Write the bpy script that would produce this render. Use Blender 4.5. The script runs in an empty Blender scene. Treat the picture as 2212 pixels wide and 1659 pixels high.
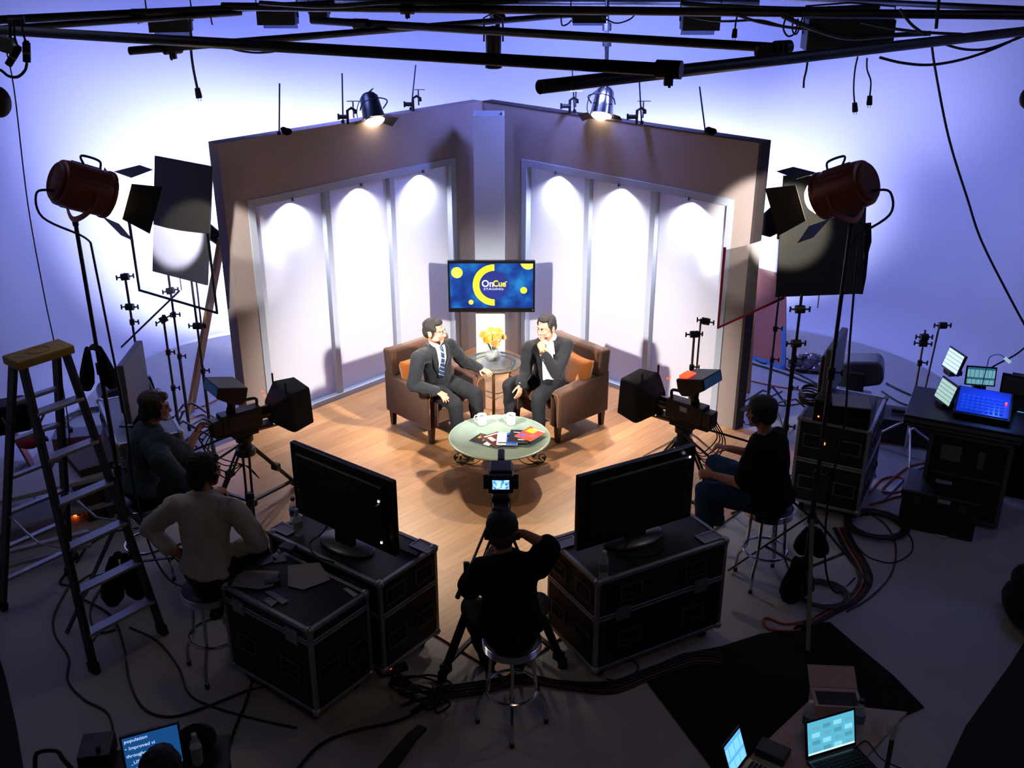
import bpy, math, random
from mathutils import Vector as V, Matrix as M, Euler
random.seed(7)
S = bpy.context.scene
COL = S.collection
R = math.radians
# ---------------------------------------------------------------- camera
CH, CT, CF = 4.715, R(23.6), 2262.0        # height, downward tilt, focal length in pixels of a 2212 px wide frame
cd = bpy.data.cameras.new('camera'); cam = bpy.data.objects.new('camera', cd); COL.objects.link(cam)
cd.sensor_width = 36; cd.lens = 36 * CF / 2212; cd.clip_start = .05
cam.location = (0, 0, CH); cam.rotation_euler = (R(90) - CT, 0, 0)
S.camera = cam
# ---------------------------------------------------------------- exposure, world
S.view_settings.view_transform = 'Standard'; S.view_settings.look = 'None'
S.view_settings.exposure = .22; S.view_settings.gamma = 1
S.cycles.max_bounces = 4; S.cycles.diffuse_bounces = 2; S.cycles.glossy_bounces = 2
S.cycles.transmission_bounces = 4; S.cycles.transparent_max_bounces = 6; S.cycles.adaptive_threshold = .03
S.cycles.use_light_tree = False; S.cycles.caustics_reflective = False; S.cycles.caustics_refractive = False
S.cycles.sample_clamp_indirect = 6
wd = bpy.data.worlds.new('world'); S.world = wd; wd.use_nodes = True
wd.node_tree.nodes['Background'].inputs[0].default_value = (.30, .33, .55, 1)
wd.node_tree.nodes['Background'].inputs[1].default_value = .008
# ---------------------------------------------------------------- lights of the studio
def light(kind, name, loc, target, power, color, size=.2, size_y=None, spot=60, blend=.3, spread=None):
    l = bpy.data.lights.new(name, kind); l.energy = power; l.color = color
    if kind == 'SPOT':
        l.spot_size = R(spot); l.spot_blend = blend; l.shadow_soft_size = size
    elif kind == 'AREA':
        l.size = size
        if size_y: l.shape = 'RECTANGLE'; l.size_y = size_y
        if spread: l.spread = R(spread)
    else: l.shadow_soft_size = size
    o = bpy.data.objects.new(name, l); COL.objects.link(o); o.location = loc
    if target is not None:
        o.rotation_euler = (V(target) - V(loc)).to_track_quat('-Z', 'Y').to_euler()
    return o
BLUE = (.22, .28, 1.0); LAV = (.54, .58, 1.0); WARM = (1, .80, .55); TUNG = (1, .94, .88)
# hanging cyc fixtures (from the pipe grid, washing the cyclorama blue)
for x, y, e in ((-3.0, 9.7, 24), (-2.1, 10.3, 60), (.70, 10.3, 60), (1.72, 10.2, 60), (3.0, 9.6, 17)):
    light('AREA', 'cyc_wash', (x, y + .35, 3.86), (x * 1.5, 13.2, 1.9), e, BLUE, .6, .2)
# cool worklights behind the flats, at the foot of the cyclorama
light('AREA', 'ground_row', (-2.0, 11.6, .3), (-2.7, 13.0, 1.5), 400, LAV, 1.8, .3, spread=125)
light('AREA', 'ground_row', (1.6, 11.9, .3), (1.9, 13.0, 1.5), 350, LAV, 1.6, .3, spread=125)
# the two big fresnels on their stands
light('SPOT', 'fresnel_beam', (-2.54, 6.97, 3.005), (.95, 10.6, .3), 2000, TUNG, .09, spot=41, blend=.85)
light('SPOT', 'fresnel_beam', (1.90, 6.91, 3.005), (-1.3, 10.55, .3), 2000, TUNG, .09, spot=41, blend=.85)
# the hanging profile spot over the table
light('SPOT', 'profile_beam', (-.17, 9.3, 3.55), (-.1, 8.5, 0), 70, WARM, .06, spot=60, blend=.6)
# unseen fill lamps, added for the dim ambient over crew and floor
light('AREA', 'fill_light', (.9, .7, 5.9), (.5, 4.7, 0), 17, (1, .72, .54), 1.4)
light('AREA', 'fill_light', (4.4, 6.4, 5.2), (3, 6.9, 0), 9, (.35, .42, 1), 1.7)
light('AREA', 'fill_light', (-4.2, 7.1, 5.0), (-3, 6.9, 0), 6, (.5, .55, 1), 1.7)
# ---------------------------------------------------------------- helpers
def ray(px, py):
    u, v = (px - 1106) / CF, (829.5 - py) / CF
    return V((u, math.cos(CT) + v * math.sin(CT), -math.sin(CT) + v * math.cos(CT)))
def Z(px, py, z=0):                      # the place at height z seen at that spot of the photograph
    d = ray(px, py); t = (z - CH) / d.z; return V((d.x * t, d.y * t, z))
def Y(px, py, y):                        # the same at distance y
    d = ray(px, py); t = y / d.y; return V((d.x * t, y, CH + d.z * t))
def col(h):
    if not isinstance(h, str): return tuple(h) + (1,)
    f = lambda c: c / 12.92 if c <= .04045 else ((c + .055) / 1.055) ** 2.4
    return tuple(f(int(h[i:i + 2], 16) / 255) for i in (0, 2, 4)) + (1,)
MATS = {}
def mat(name, c, rough=.6, metal=0, var=.12, scale=8, bump=0, em=0, emc=None, trans=0, ior=1.45, alpha=1, spec=.5, sheen=0, stretch=None):
    if name in MATS: return MATS[name]
    m = bpy.data.materials.new(name); m.use_nodes = True; nt = m.node_tree; N = nt.nodes; L = nt.links
    b = N['Principled BSDF']; c = col(c)
    b.inputs['Roughness'].default_value = rough; b.inputs['Metallic'].default_value = metal
    b.inputs['Specular IOR Level'].default_value = spec
    if trans: b.inputs['Transmission Weight'].default_value = trans; b.inputs['IOR'].default_value = ior
    if alpha < 1: b.inputs['Alpha'].default_value = alpha
    if sheen: b.inputs['Sheen Weight'].default_value = sheen
    if em: b.inputs['Emission Color'].default_value = col(emc) if emc else c; b.inputs['Emission Strength'].default_value = em
    tc = N.new('ShaderNodeTexCoord'); no = N.new('ShaderNodeTexNoise'); no.inputs['Scale'].default_value = scale; no.inputs['Detail'].default_value = 3
    src = tc.outputs['Object']
    if stretch:
        mp = N.new('ShaderNodeMapping'); mp.inputs['Scale'].default_value = stretch; L.new(src, mp.inputs[0]); src = mp.outputs[0]
    L.new(src, no.inputs['Vector'])
    rp = N.new('ShaderNodeMix'); rp.data_type = 'RGBA'
    rp.inputs[6].default_value = tuple(x * (1 - var) for x in c[:3]) + (1,); rp.inputs[7].default_value = tuple(min(1, x * (1 + var)) for x in c[:3]) + (1,)
    L.new(no.outputs['Fac'], rp.inputs[0]); L.new(rp.outputs[2], b.inputs['Base Color'])
    if bump:
        bp = N.new('ShaderNodeBump'); bp.inputs['Strength'].default_value = bump; bp.inputs['Distance'].default_value = .01
        L.new(no.outputs['Fac'], bp.inputs['Height']); L.new(bp.outputs[0], b.inputs['Normal'])
    MATS[name] = m; return m
def frame(d):                            # rotation that takes +Z to d
    return V(d).to_track_quat('Z', 'Y').to_matrix().to_4x4()
class MB:
    """collects shapes; build() links them as one mesh object. With org, coordinates are world ones."""
    def __init__(s, org=None, rz=0): s.v = []; s.f = []; s.m = []; s.org = V(org) if org is not None else None; s.rz = rz
    def add(s, vs, fs, mi=0):
        n = len(s.v); s.v += [V(p) for p in vs]; s.f += [tuple(i + n for i in f) for f in fs]; s.m += [mi] * len(fs); return s
    def box(s, c, d, rot=None, mi=0, taper=1):
        c = V(c); h = [x / 2 for x in d]; r = rot if rot is not None else M.Identity(4)
        if isinstance(r, (int, float)): r = M.Rotation(r, 4, 'Z')
        elif isinstance(r, tuple): r = Euler(r).to_matrix().to_4x4()
        vs = [c + r @ V((x * h[0] * (taper if z < 0 else 1), y * h[1] * (taper if z < 0 else 1), z * h[2])) for z in (-1, 1) for y in (-1, 1) for x in (-1, 1)]
        return s.add(vs, [(0, 2, 3, 1), (4, 5, 7, 6), (0, 1, 5, 4), (2, 6, 7, 3), (0, 4, 6, 2), (1, 3, 7, 5)], mi)
    def beam(s, a, b, w, t, up=(0, 0, 1), mi=0):   # rectangular bar from a to b
        a, b = V(a), V(b); d = (b - a).normalized(); x = d.cross(V(up))
        if x.length < 1e-4: x = d.cross(V((1, 0, 0)))
        x.normalize(); y = x.cross(d)
        q = [(-w / 2, -t / 2), (w / 2, -t / 2), (w / 2, t / 2), (-w / 2, t / 2)]
        vs = [p + x * i + y * j for p in (a, b) for i, j in q]
        return s.add(vs, [(0, 1, 2, 3), (7, 6, 5, 4)] + [(i, i + 4, (i + 1) % 4 + 4, (i + 1) % 4) for i in range(4)], mi)
    def cyl(s, a, b, r, r2=None, n=12, mi=0, cap=True):
        a, b = V(a), V(b); r2 = r if r2 is None else r2; f = frame(b - a); vs = []
        for p, q in ((a, r), (b, r2)):
            vs += [p + f @ V((q * math.cos(2 * math.pi * i / n), q * math.sin(2 * math.pi * i / n), 0)) for i in range(n)]
        fs = [(i, (i + 1) % n, (i + 1) % n + n, i + n) for i in range(n)]
        if cap: fs += [tuple(range(n - 1, -1, -1)), tuple(range(n, 2 * n))]
        return s.add(vs, fs, mi)
    def tube(s, pts, r, n=6, closed=False, mi=0, flat=None):
        pts = [V(p) for p in pts]; k = len(pts); rs = r if isinstance(r, (list, tuple)) else [r] * k; vs = []; fs = []; prev = None
        for i, p in enumerate(pts):
            t = (pts[(i + 1) % k] - pts[i - 1]) if closed or 0 < i < k - 1 else (pts[1] - pts[0] if i == 0 else pts[-1] - pts[-2])
            t = t.normalized() if t.length > 1e-9 else V((0, 0, 1))
            if prev is None: x = t.cross(V((0, 0, 1))); x = x if x.length > .05 else t.cross(V((1, 0, 0)))
            else: x = prev - t * prev.dot(t)
            x.normalize(); prev = x; y = t.cross(x)
            for j in range(n):
                an = 2 * math.pi * (j + .5) / n; ra, rb = (rs[i], rs[i]) if not flat else (flat[0], flat[1])
                vs.append(p + x * ra * math.cos(an) + y * rb * math.sin(an))
        m = k if closed else k - 1
        fs = [(i * n + j, i * n + (j + 1) % n, ((i + 1) % k) * n + (j + 1) % n, ((i + 1) % k) * n + j) for i in range(m) for j in range(n)]
        if not closed: fs += [tuple(range(n - 1, -1, -1)), tuple(range((k - 1) * n, k * n))]
        return s.add(vs, fs, mi)
    def lathe(s, prof, c=(0, 0, 0), rot=None, n=24, mi=0, sx=1, sy=1):
        c = V(c); r = rot if rot is not None else M.Identity(4); k = len(prof); vs = []; fs = []
        for q, z in prof:
            vs += [c + r @ V((q * sx * math.cos(2 * math.pi * i / n), q * sy * math.sin(2 * math.pi * i / n), z)) for i in range(n)]
        for a in range(k - 1): fs += [(a * n + i, a * n + (i + 1) % n, (a + 1) * n + (i + 1) % n, (a + 1) * n + i) for i in range(n)]
        if prof[0][0] > 1e-5: fs.append(tuple(range(n - 1, -1, -1)))
        if prof[-1][0] > 1e-5: fs.append(tuple(range((k - 1) * n, k * n)))
        return s.add(vs, fs, mi)
    def ell(s, c, r, rot=None, n=16, k=10, mi=0):
        prof = [(math.sin(math.pi * i / k), -math.cos(math.pi * i / k)) for i in range(k + 1)]
        rr = (rot if rot is not None else M.Identity(4)) @ M.Diagonal((r[0], r[1], r[2], 1)); return s.lathe(prof, c, rr, n, mi)
    def prism(s, poly, h, mt=None, mi=0):          # outline in xy raised by h along z, then moved by mt
        mt = mt if mt is not None else M.Identity(4); n = len(poly)
        vs = [mt @ V((x, y, z)) for z in (0, h) for x, y in poly]
        return s.add(vs, [tuple(range(n - 1, -1, -1)), tuple(range(n, 2 * n))] + [(i, (i + 1) % n, (i + 1) % n + n, i + n) for i in range(n)], mi)
    def build(s, name, m, parent=None, bevel=0, smooth=40, subsurf=0):
        me = bpy.data.meshes.new(name); vs = s.v
        org = s.org
        if parent is not None and s.org is not None: org = parent_loc(parent)
        if org is not None:
            vs = [p - org for p in vs]
            rz = parent_rz(parent) if parent is not None else 0
            if rz: q = M.Rotation(-rz, 4, 'Z'); vs = [q @ p for p in vs]
        me.from_pydata([tuple(p) for p in vs], [], s.f); me.validate()
        ml = m if isinstance(m, (list, tuple)) else [m]
        for a in ml: me.materials.append(a)
        if len(ml) > 1 and len(me.polygons) == len(s.m): me.polygons.foreach_set('material_index', s.m)
        import bmesh
        bm = bmesh.new(); bm.from_mesh(me); bmesh.ops.recalc_face_normals(bm, faces=bm.faces); bm.to_mesh(me); bm.free()
        if smooth: me.shade_smooth(); me.set_sharp_from_angle(angle=R(smooth))
        o = bpy.data.objects.new(name, me); COL.objects.link(o)
        if parent is not None: o.parent = parent
        elif org is not None: o.location = org
        if bevel:
            b = o.modifiers.new('bevel', 'BEVEL'); b.width = bevel; b.segments = 2; b.limit_method = 'ANGLE'; b.harden_normals = True
        if subsurf: b = o.modifiers.new('subsurf', 'SUBSURF'); b.levels = b.render_levels = subsurf
        return o
def parent_loc(p): return V(p.location) + (parent_loc(p.parent) if p.parent else V((0, 0, 0)))
def parent_rz(p): return p.rotation_euler.z + (parent_rz(p.parent) if p.parent else 0)
def tag(o, label, cat, group=None, kind=None):
    o['label'] = label; o['category'] = cat
    if group: o['group'] = group
    if kind: o['kind'] = kind
    return o
def thing(name, label, cat, loc=(0, 0, 0), rz=0, group=None):
    o = bpy.data.objects.new(name, None); COL.objects.link(o); o.location = loc; o.rotation_euler = (0, 0, rz); o.empty_display_size = .1
    return tag(o, label, cat, group)
def struct(o): o['kind'] = 'structure'; return o
def dup(root, loc, rz, label=None, group=None):
    def cp(o, par):
        c = o.copy(); COL.objects.link(c)
        if par: c.parent = par
        for ch in o.children: cp(ch, c)
        return c
    r = cp(root, None); r.location = loc; r.rotation_euler = (0, 0, rz)
    if label: r['label'] = label
    if group: r['group'] = group
    return r
def spline(pts, k=6, closed=False):      # Catmull-Rom through the points
    pts = [V(p) for p in pts]; n = len(pts); out = []
    for i in range(n if closed else n - 1):
        g = lambda j: pts[j % n] if closed else pts[max(0, min(n - 1, j))]
        a, b, c, d = g(i - 1), g(i), g(i + 1), g(i + 2)
        for j in range(k):
            t = j / k; out.append(.5 * (2 * b + (c - a) * t + (2 * a - 5 * b + 4 * c - d) * t * t + (3 * b - a - 3 * c + d) * t ** 3))
    if not closed: out.append(pts[-1])
    return out
def text(body, name, m, parent, size, loc, rot, depth=.0005, align='CENTER', sx=1, bold=0):
    cu = bpy.data.curves.new(name, 'FONT'); cu.body = body; cu.size = size; cu.align_x = align; cu.align_y = 'CENTER'; cu.extrude = depth; cu.offset = bold; cu.resolution_u = 3
    o = bpy.data.objects.new(name, cu); COL.objects.link(o)
    dg = bpy.context.evaluated_depsgraph_get(); me = bpy.data.meshes.new_from_object(o.evaluated_get(dg)); bpy.data.objects.remove(o)
    me.materials.clear(); me.materials.append(m)
    o = bpy.data.objects.new(name, me); COL.objects.link(o); o.parent = parent; o.location = loc; o.rotation_euler = rot; o.scale = (sx, 1, 1)
    return o
# ---------------------------------------------------------------- common materials
BLK = mat('black_powder_coat', '141416', .55, var=.2, scale=30)
BLKG = mat('black_gloss_plastic', '0c0c0e', .25, var=.1)
RUB = mat('black_rubber', '101012', .8, var=.2)
CHR = mat('chrome', 'c8c8cc', .18, 1, var=.05, scale=3)
STEEL = mat('brushed_steel', '8a8c92', .38, 1, var=.12, scale=40, stretch=(1, 1, .1))
ALU = mat('worn_aluminium', 'a9abb0', .45, .9, var=.15, scale=25)
DUV = mat('black_duvetyne_cloth', '060607', .95, var=.3, scale=60, sheen=.1, spec=.1)
CASE = mat('black_laminate', '0d0d10', .5, var=.3, scale=14)
WHITEP = mat('white_paper', 'd8d8d6', .8, var=.03)
CAB = mat('black_cable_jacket', '0b0b0d', .6, var=.2)
GLASS = mat('clear_glass', 'e6f0f0', .03, var=0, alpha=.22, spec=1)
# ================================================================ the studio
CYC = mat('matte_white_cyc_paint', 'dcdce2', .9, var=.025, scale=1.2, spec=.1)
mb = MB()
mb.box((0, 5.6, -.05), (13.4, 17.2, .1)); struct(mb.build('floor', mat('scuffed_white_floor_paint', 'a5a3a3', .62, var=.10, scale=3.5, bump=.02, spec=.35)))
# U shaped cyclorama with a cove at its foot
def cyc_plan():
    pts = [(-5.1, -2.4)]; ca, cb, cy, r = 2.6, 2.9, 10.55, 2.5
    pts += [(-5.1, 5)] + [(-ca - r * math.cos(a), cy + r * math.sin(a)) for a in [R(90) * i / 14 for i in range(15)]]
    pts += [(cb + r * math.sin(a), cy + r * math.cos(a)) for a in [R(90) * i / 14 for i in range(15)]] + [(5.4, 5), (5.4, -2.4)]
    return pts
plan = cyc_plan(); prof = [(.46 * (1 - math.sin(a)), .46 * (1 - math.cos(a))) for a in [R(90) * i / 8 for i in range(9)]] + [(0, 6.0)]
nrm = []
for i, p in enumerate(plan):
    a, b = V(plan[max(0, i - 1)]), V(plan[min(len(plan) - 1, i + 1)]); t = (b - a).normalized(); nrm.append(V((t.y, -t.x)))
vs = []; fs = []; k = len(prof)
for p, q in zip(plan, nrm): vs += [(p[0] + q.x * d, p[1] + q.y * d, z + .002) for d, z in prof]
for i in range(len(plan) - 1): fs += [(i * k + j, i * k + j + 1, (i + 1) * k + j + 1, (i + 1) * k + j) for j in range(k - 1)]
mb = MB(); mb.add(vs, fs); o = struct(mb.build('wall_back', CYC, smooth=80))
md = o.modifiers.new('solid', 'SOLIDIFY'); md.thickness = .08; md.offset = 1
mb = MB(); mb.box((0, -2.45, 3.0), (10.6, .1, 6.0)); struct(mb.build('wall_front', mat('dark_studio_wall', '17171b', .9)))
mb = MB(); mb.box((0, 5.6, 6.05), (13.4, 17.2, .1)); struct(mb.build('ceiling', mat('dark_studio_ceiling', '0e0e11', .9)))
# laminate stage floor
WO = mat('oak_laminate', 'b98a5c', .38, var=.12)
def wood():
    nt = WO.node_tree; N = nt.nodes; L = nt.links; b = N['Principled BSDF']
    tc = N.new('ShaderNodeTexCoord'); br = N.new('ShaderNodeTexBrick'); L.new(tc.outputs['Object'], br.inputs['Vector'])
    br.inputs['Scale'].default_value = 1; br.inputs['Brick Width'].default_value = 1.1; br.inputs['Row Height'].default_value = .125
    br.inputs['Mortar Size'].default_value = .0012; br.inputs['Color1'].default_value = col('bd8d60'); br.inputs['Color2'].default_value = col('a8774c'); br.inputs['Mortar'].default_value = col('6e4a2e')
    mp = N.new('ShaderNodeMapping'); mp.inputs['Scale'].default_value = (1.2, 22, 1); L.new(tc.outputs['Object'], mp.inputs[0])
    no = N.new('ShaderNodeTexNoise'); no.inputs['Scale'].default_value = 2.2; no.inputs['Detail'].default_value = 5; L.new(mp.outputs[0], no.inputs['Vector'])
    mx = N.new('ShaderNodeMix'); mx.data_type = 'RGBA'; mx.blend_type = 'MULTIPLY'; mx.inputs[0].default_value = 1
    cr = N.new('ShaderNodeValToRGB'); cr.color_ramp.elements[0].position = .3; cr.color_ramp.elements[0].color = (.78, .74, .7, 1); cr.color_ramp.elements[1].position = .7; cr.color_ramp.elements[1].color = (1.08, 1.06, 1.04, 1)
    L.new(no.outputs['Fac'], cr.inputs[0]); L.new(br.outputs['Color'], mx.inputs[6]); L.new(cr.outputs[0], mx.inputs[7]); L.new(mx.outputs[2], b.inputs['Base Color'])
wood()
AL, AR = math.atan2(.735, .678), math.atan2(-.687, .727)      # plan directions of the two flats
mb = MB(); mb.box((0, 0, .008), (4.5, 4.45, .016))
o = mb.build('stage_floor', WO, bevel=.003); o.location = (-.158, 8.92, 0); o.rotation_euler = (0, 0, AL)
tag(o, 'square stage floor of oak laminate planks under the armchairs', 'stage floor')
# ---------------------------------------------------------------- the two set flats
TAUPE = mat('taupe_flat_paint', 'a0928e', .85, var=.04, scale=20, spec=.2)
FRM = mat('pale_blue_grey_trim', 'aab2c2', .6, var=.03)
FROST = mat('frosted_white_acrylic', 'efeff3', .5, var=.02)
def frosted():                           # back-lit acrylic: half of the light passes through
    nt = FROST.node_tree; N = nt.nodes; L = nt.links; tl = N.new('ShaderNodeBsdfTranslucent'); tl.inputs[0].default_value = (.92, .93, 1, 1); mx = N.new('ShaderNodeMixShader'); mx.inputs[0].default_value = .42
    L.new(N['Principled BSDF'].outputs[0], mx.inputs[1]); L.new(tl.outputs[0], mx.inputs[2]); L.new(mx.outputs[0], N['Material Output'].inputs[0])
frosted()
EDGE = mat('raw_flat_edge', '3a3230', .9, var=.2)
C0 = V((-.331, 12.04, 0))
def flat(side):
    d = V((-.678, -.735, 0)) if side < 0 else V((.727, -.687, 0))
    n = V((d.y, -d.x, 0)) * (1 if side > 0 else -1)
    if n.y > 0: n = -n                                     # towards the stage
    n = V((.735, -.678, 0)) if side < 0 else V((-.687, -.727, 0))
    t = thing('set_wall', 'left taupe set flat with three tall glowing white panels' if side < 0 else 'right taupe set flat with three tall glowing white panels', 'set wall', C0)
    P = lambda s, z, o=0: C0 + d * s + V((0, 0, z)) + n * o
    Lw, T, Hh = (3.40 if side < 0 else 3.55), .13, 2.91
    a, b = (.45, 3.185) if side < 0 else (.61, 3.345)
    def blk(m, s0, s1, z0, z1, o0, o1, mi=0):
        vs = [P(s, z, o) for z in (z0, z1) for o in (o0, o1) for s in (s0, s1)]
        m.add(vs, [(0, 2, 3, 1), (4, 5, 7, 6), (0, 1, 5, 4), (2, 6, 7, 3), (0, 4, 6, 2), (1, 3, 7, 5)], mi)
    m = MB(C0); s0 = .0
    blk(m, s0, a, 0, Hh, -T, 0); blk(m, b, Lw, 0, Hh, -T, 0); blk(m, a, b, 2.36, Hh, -T, 0)
    m.build('flat_board', TAUPE, t)
    m = MB(C0); blk(m, Lw, Lw + .03, 0, Hh, -T - .02, .004); blk(m, s0, Lw + .03, Hh, Hh + .012, -T - .02, .004); m.build('edge_strip', EDGE if side > 0 else TAUPE, t)
    w = .075; m = MB(C0)
    blk(m, a, a + w, 0, 2.36, -.10, .012); blk(m, b - w, b, 0, 2.36, -.10, .012); blk(m, a + w, b - w, 2.36 - w, 2.36, -.10, .012); blk(m, a + w, b - w, 0, .07, -.10, .012)
    m.build('panel_frame', FRM, t, bevel=.003)
    W3 = (b - a - 2 * w); ms = [a + w + W3 / 3, a + w + W3 * 2 / 3]
    for q in ms:
        m = MB(C0); blk(m, q - .033, q + .033, .07, 2.36 - w, -.085, 0); m.build('mullion', FRM, t, bevel=.002)
    e = [a + w] + ms + [b - w]
    for i in range(3):
        m = MB(C0); blk(m, e[i] + (.033 if i else 0), e[i + 1] - (.033 if i < 2 else 0), .07, 2.36 - w, -.085, -.065); m.build('frosted_panel', FROST, t)
        c = (e[i] + e[i + 1]) / 2
        m = MB(C0); m.cyl(P(c, 2.30, .018), P(c, 2.27, .020), .02, n=12); m.build('downlight', CHR, t)
        light('SPOT', 'panel_downlight', P(c, 2.262, .022), P(c, .9, -.065), 85, (.82, .85, 1), .012, spot=130, blend=1)
    m = MB(C0)                                             # wooden jack stiffeners behind
    for q in (.45, 1.7, 3.0): blk(m, q, q + .09, 0, Hh - .05, -T - .04, -T)
    m.build('stiffener', mat('pine_lumber', 'b58c66', .75, var=.15, scale=6, stretch=(1, 1, .08)), t)
flat(-1); flat(1)
# hollow grey column
GREYC = mat('grey_column_paint', 'aab2bc', .75, var=.03)
cx, cy = -.245, 11.34
t = thing('column', 'grey hollow square column standing in the corner of the set', 'column', (cx, cy, 0))
m = MB()
for x in (-1, 1): m.box((x * .152, 0, 1.45), (.025, .33, 2.90))
for y in (-1, 1): m.box((0, y * .152, 1.45), (.28, .025, 2.90))
m.build('shaft', GREYC, t); m = MB(); m.box((0, 0, 2.76), (.278, .278, .02)); m.build('inner_block', mat('dark_fibreboard', '4a2c22', .9), t)
# television with the show's logo
def tv_set():
    c = V((-.227, 11.10, 1.052)); t = thing('television', 'flat television showing the blue and yellow logo, hung on the grey column', 'television', c)
    t.rotation_euler = (0, 0, 0)
    W, Hh = .966, .598
    m = MB(); m.box((0, 0, 0), (W, .05, Hh)); m.build('housing', BLKG, t, bevel=.006)
    m = MB(); m.box((0, .05, .02), (.34, .05, .34)); m.build('wall_mount', BLK, t)
    # screen picture, each colour field its own thin layer
    def em(name, c, s): return mat(name, c, .3, em=s, emc=c, var=.0)
    scr = mat('screen_blue', '0b3f9c', .3, var=0)
    nt = scr.node_tree; N = nt.nodes; b = N['Principled BSDF']; tc = N.new('ShaderNodeTexCoord'); no = N.new('ShaderNodeTexNoise'); no.inputs['Scale'].default_value = 5; no.inputs['Detail'].default_value = 6
    nt.links.new(tc.outputs['Object'], no.inputs['Vector']); cr = N.new('ShaderNodeValToRGB'); e = cr.color_ramp.elements
    e[0].position = .33; e[0].color = col('08266e'); e[1].position = .72; e[1].color = col('1f8fd8'); x = e.new(.5); x.color = col('0c48a8')
    nt.links.new(no.outputs['Fac'], cr.inputs[0]); nt.links.new(cr.outputs[0], b.inputs['Emission Color']); b.inputs['Emission Strength'].default_value = .9; b.inputs['Base Color'].default_value = (0, 0, 0, 1)
    for l in list(nt.links):
        if l.to_socket == b.inputs['Base Color']: nt.links.remove(l)
    sw, sh = .92, .517; yf = -.0265
    m = MB(); m.box((0, yf, .012), (sw, .003, sh)); s = m.build('screen', scr, t)
    F = M.Translation((0, yf - .0016, .012)) @ M.Rotation(R(90), 4, 'X')     # x right, y up, z towards the viewer
    yel, pale, navy, wh = em('logo_yellow', 'f0d81e', 1.0), em('logo_soft_yellow', 'b8b43c', .85), em('logo_navy', '141e5a', .6), em('logo_white', 'f4f6ff', 1.0)
    def disc(x, y, r, mt, h, a0=0, a1=360, r0=0, clip=False):
        q = [(x + r * math.cos(R(a)), y + r * math.sin(R(a))) for a in [a0 + (a1 - a0) * i / 40 for i in range(41 if r0 or a1 - a0 < 360 else 40)]]
        if r0: q += [(x + r0 * math.cos(R(a)), y + r0 * math.sin(R(a))) for a in [a1 + (a0 - a1) * i / 40 for i in range(41)]]
        if clip: q = [(min(sw / 2 - .002, max(-sw / 2 + .002, a)), min(sh / 2 - .002, max(-sh / 2 + .002, b))) for a, b in q]
        m = MB(); m.prism(q, h, F)
        return m.build('logo_disc', mt, s)
    k = .92 / 533                                           # photograph detail to metres
    X = lambda x: (x - 945.5) * k; Yv = lambda y: (257 - y) * k * 1.07
    disc(X(964), Yv(252), .239, yel, .0006, 90, 270, .167)
    disc(X(962), Yv(252), .165, navy, .0009)
    disc(X(725), Yv(174), .063, pale, .0005); disc(X(1152), Yv(285), .037, yel, .0005); disc(X(812), Yv(360), .0276, pale, .0005)
    disc(X(1180), Yv(108), .086, pale, .0005, clip=True)
    R3 = (R(90), 0, 0)
    def tx(body, mt, size, x, y, sx=1, b=0): text(body, 'logo_text', mt, s, size, V((X(x), yf - .0032, .012 + Yv(y))), R3, .0003, sx=sx, bold=b)
    tx('On', wh, .112, 921, 244, .92, .0005); tx('Cue', yel, .100, 996, 244, .86, .0014); tx('STAGING', em('logo_grey', '9aa4c8', .7), .034, 958, 277, 1.55, .0002); tx('TM', wh, 0.016, 1040, 232)
    m = MB(); m.box((.46, yf, -.27), (.006, .004, .004)); m.build('power_light', em('green_led', '60ff60', 2), t)
tv_set()
# ================================================================ armchairs, tables and what lies on them
VEL = mat('brown_velvet', '432816', .85, var=.22, scale=9, bump=.05, sheen=.25, spec=.15)
DWOOD = mat('dark_walnut_legs', '2c1710', .4, var=.2, scale=10)
ORG = mat('burnt_orange_velvet', '96541c', .85, var=.15, scale=10, sheen=.3, spec=.15)
PIPE = mat('brown_piping', '6a4429', .8)
def armchair(label, loc, rz):
    t = thing('armchair', label, 'armchair', loc, rz, 'interview armchairs')
    w, d = .74, .72
    for sx in (-1, 1):
        for y in (-.31, .31):
            m = MB(); m.box((sx * .305, y, .095), (.06, .06, .19), taper=.72); m.build('leg', DWOOD, t, bevel=.004)
    m = MB(); m.box((0, .02, .25), (.50, .62, .16)); m.build('seat_base', VEL, t, bevel=.02)
    m = MB(); m.box((0, -.05, .385), (.49, .56, .13)); m.build('seat_cushion', VEL, t, bevel=.035)
    for sx in (-1, 1):                                     # scooped arm: high at the back, level in front
        pr = [(-.36, .17), (-.36, .50), (-.345, .535), (-.30, .55), (.15, .585), (.34, .62), (.34, .17)]
        m = MB(); x0 = sx * .31 - .065
        m.prism(pr, .13, M.Translation((x0, 0, 0)) @ M(((0, 0, 1, 0), (1, 0, 0, 0), (0, 1, 0, 0), (0, 0, 0, 1))))
        a = m.build('arm', VEL, t, bevel=.022)
        m = MB(); m.tube([(sx * .31 + q, -.364, z) for q, z in ((-.05, .19), (-.05, .50), (-.03, .535), (.03, .535), (.05, .50), (.05, .19))], .006, 6); m.build('piping', PIPE, a)
    pr = [(.20, .36), (.165, .80), (.18, .845), (.22, .865), (.30, .86), (.345, .83), (.36, .62), (.34, .17), (.24, .17)]
    vs = []; m = MB()
    m.prism(pr, .70, M.Translation((-.35, 0, 0)) @ M(((0, 0, 1, 0), (1, 0, 0, 0), (0, 1, 0, 0), (0, 0, 0, 1)))); b = m.build('backrest', VEL, t, bevel=.03)
    # rolled side ears of the backrest
    for sx in (-1, 1):
        m = MB(); m.box((sx * .335, .265, .715), (.075, .16, .28), (R(-6), 0, 0)); m.build('back_ear', VEL, b, bevel=.03)
    return t
LCH, RCH = (-.785, 9.72, .016), (.482, 9.75, .016); LRZ, RRZ = R(43.3), R(-48.4)
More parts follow.
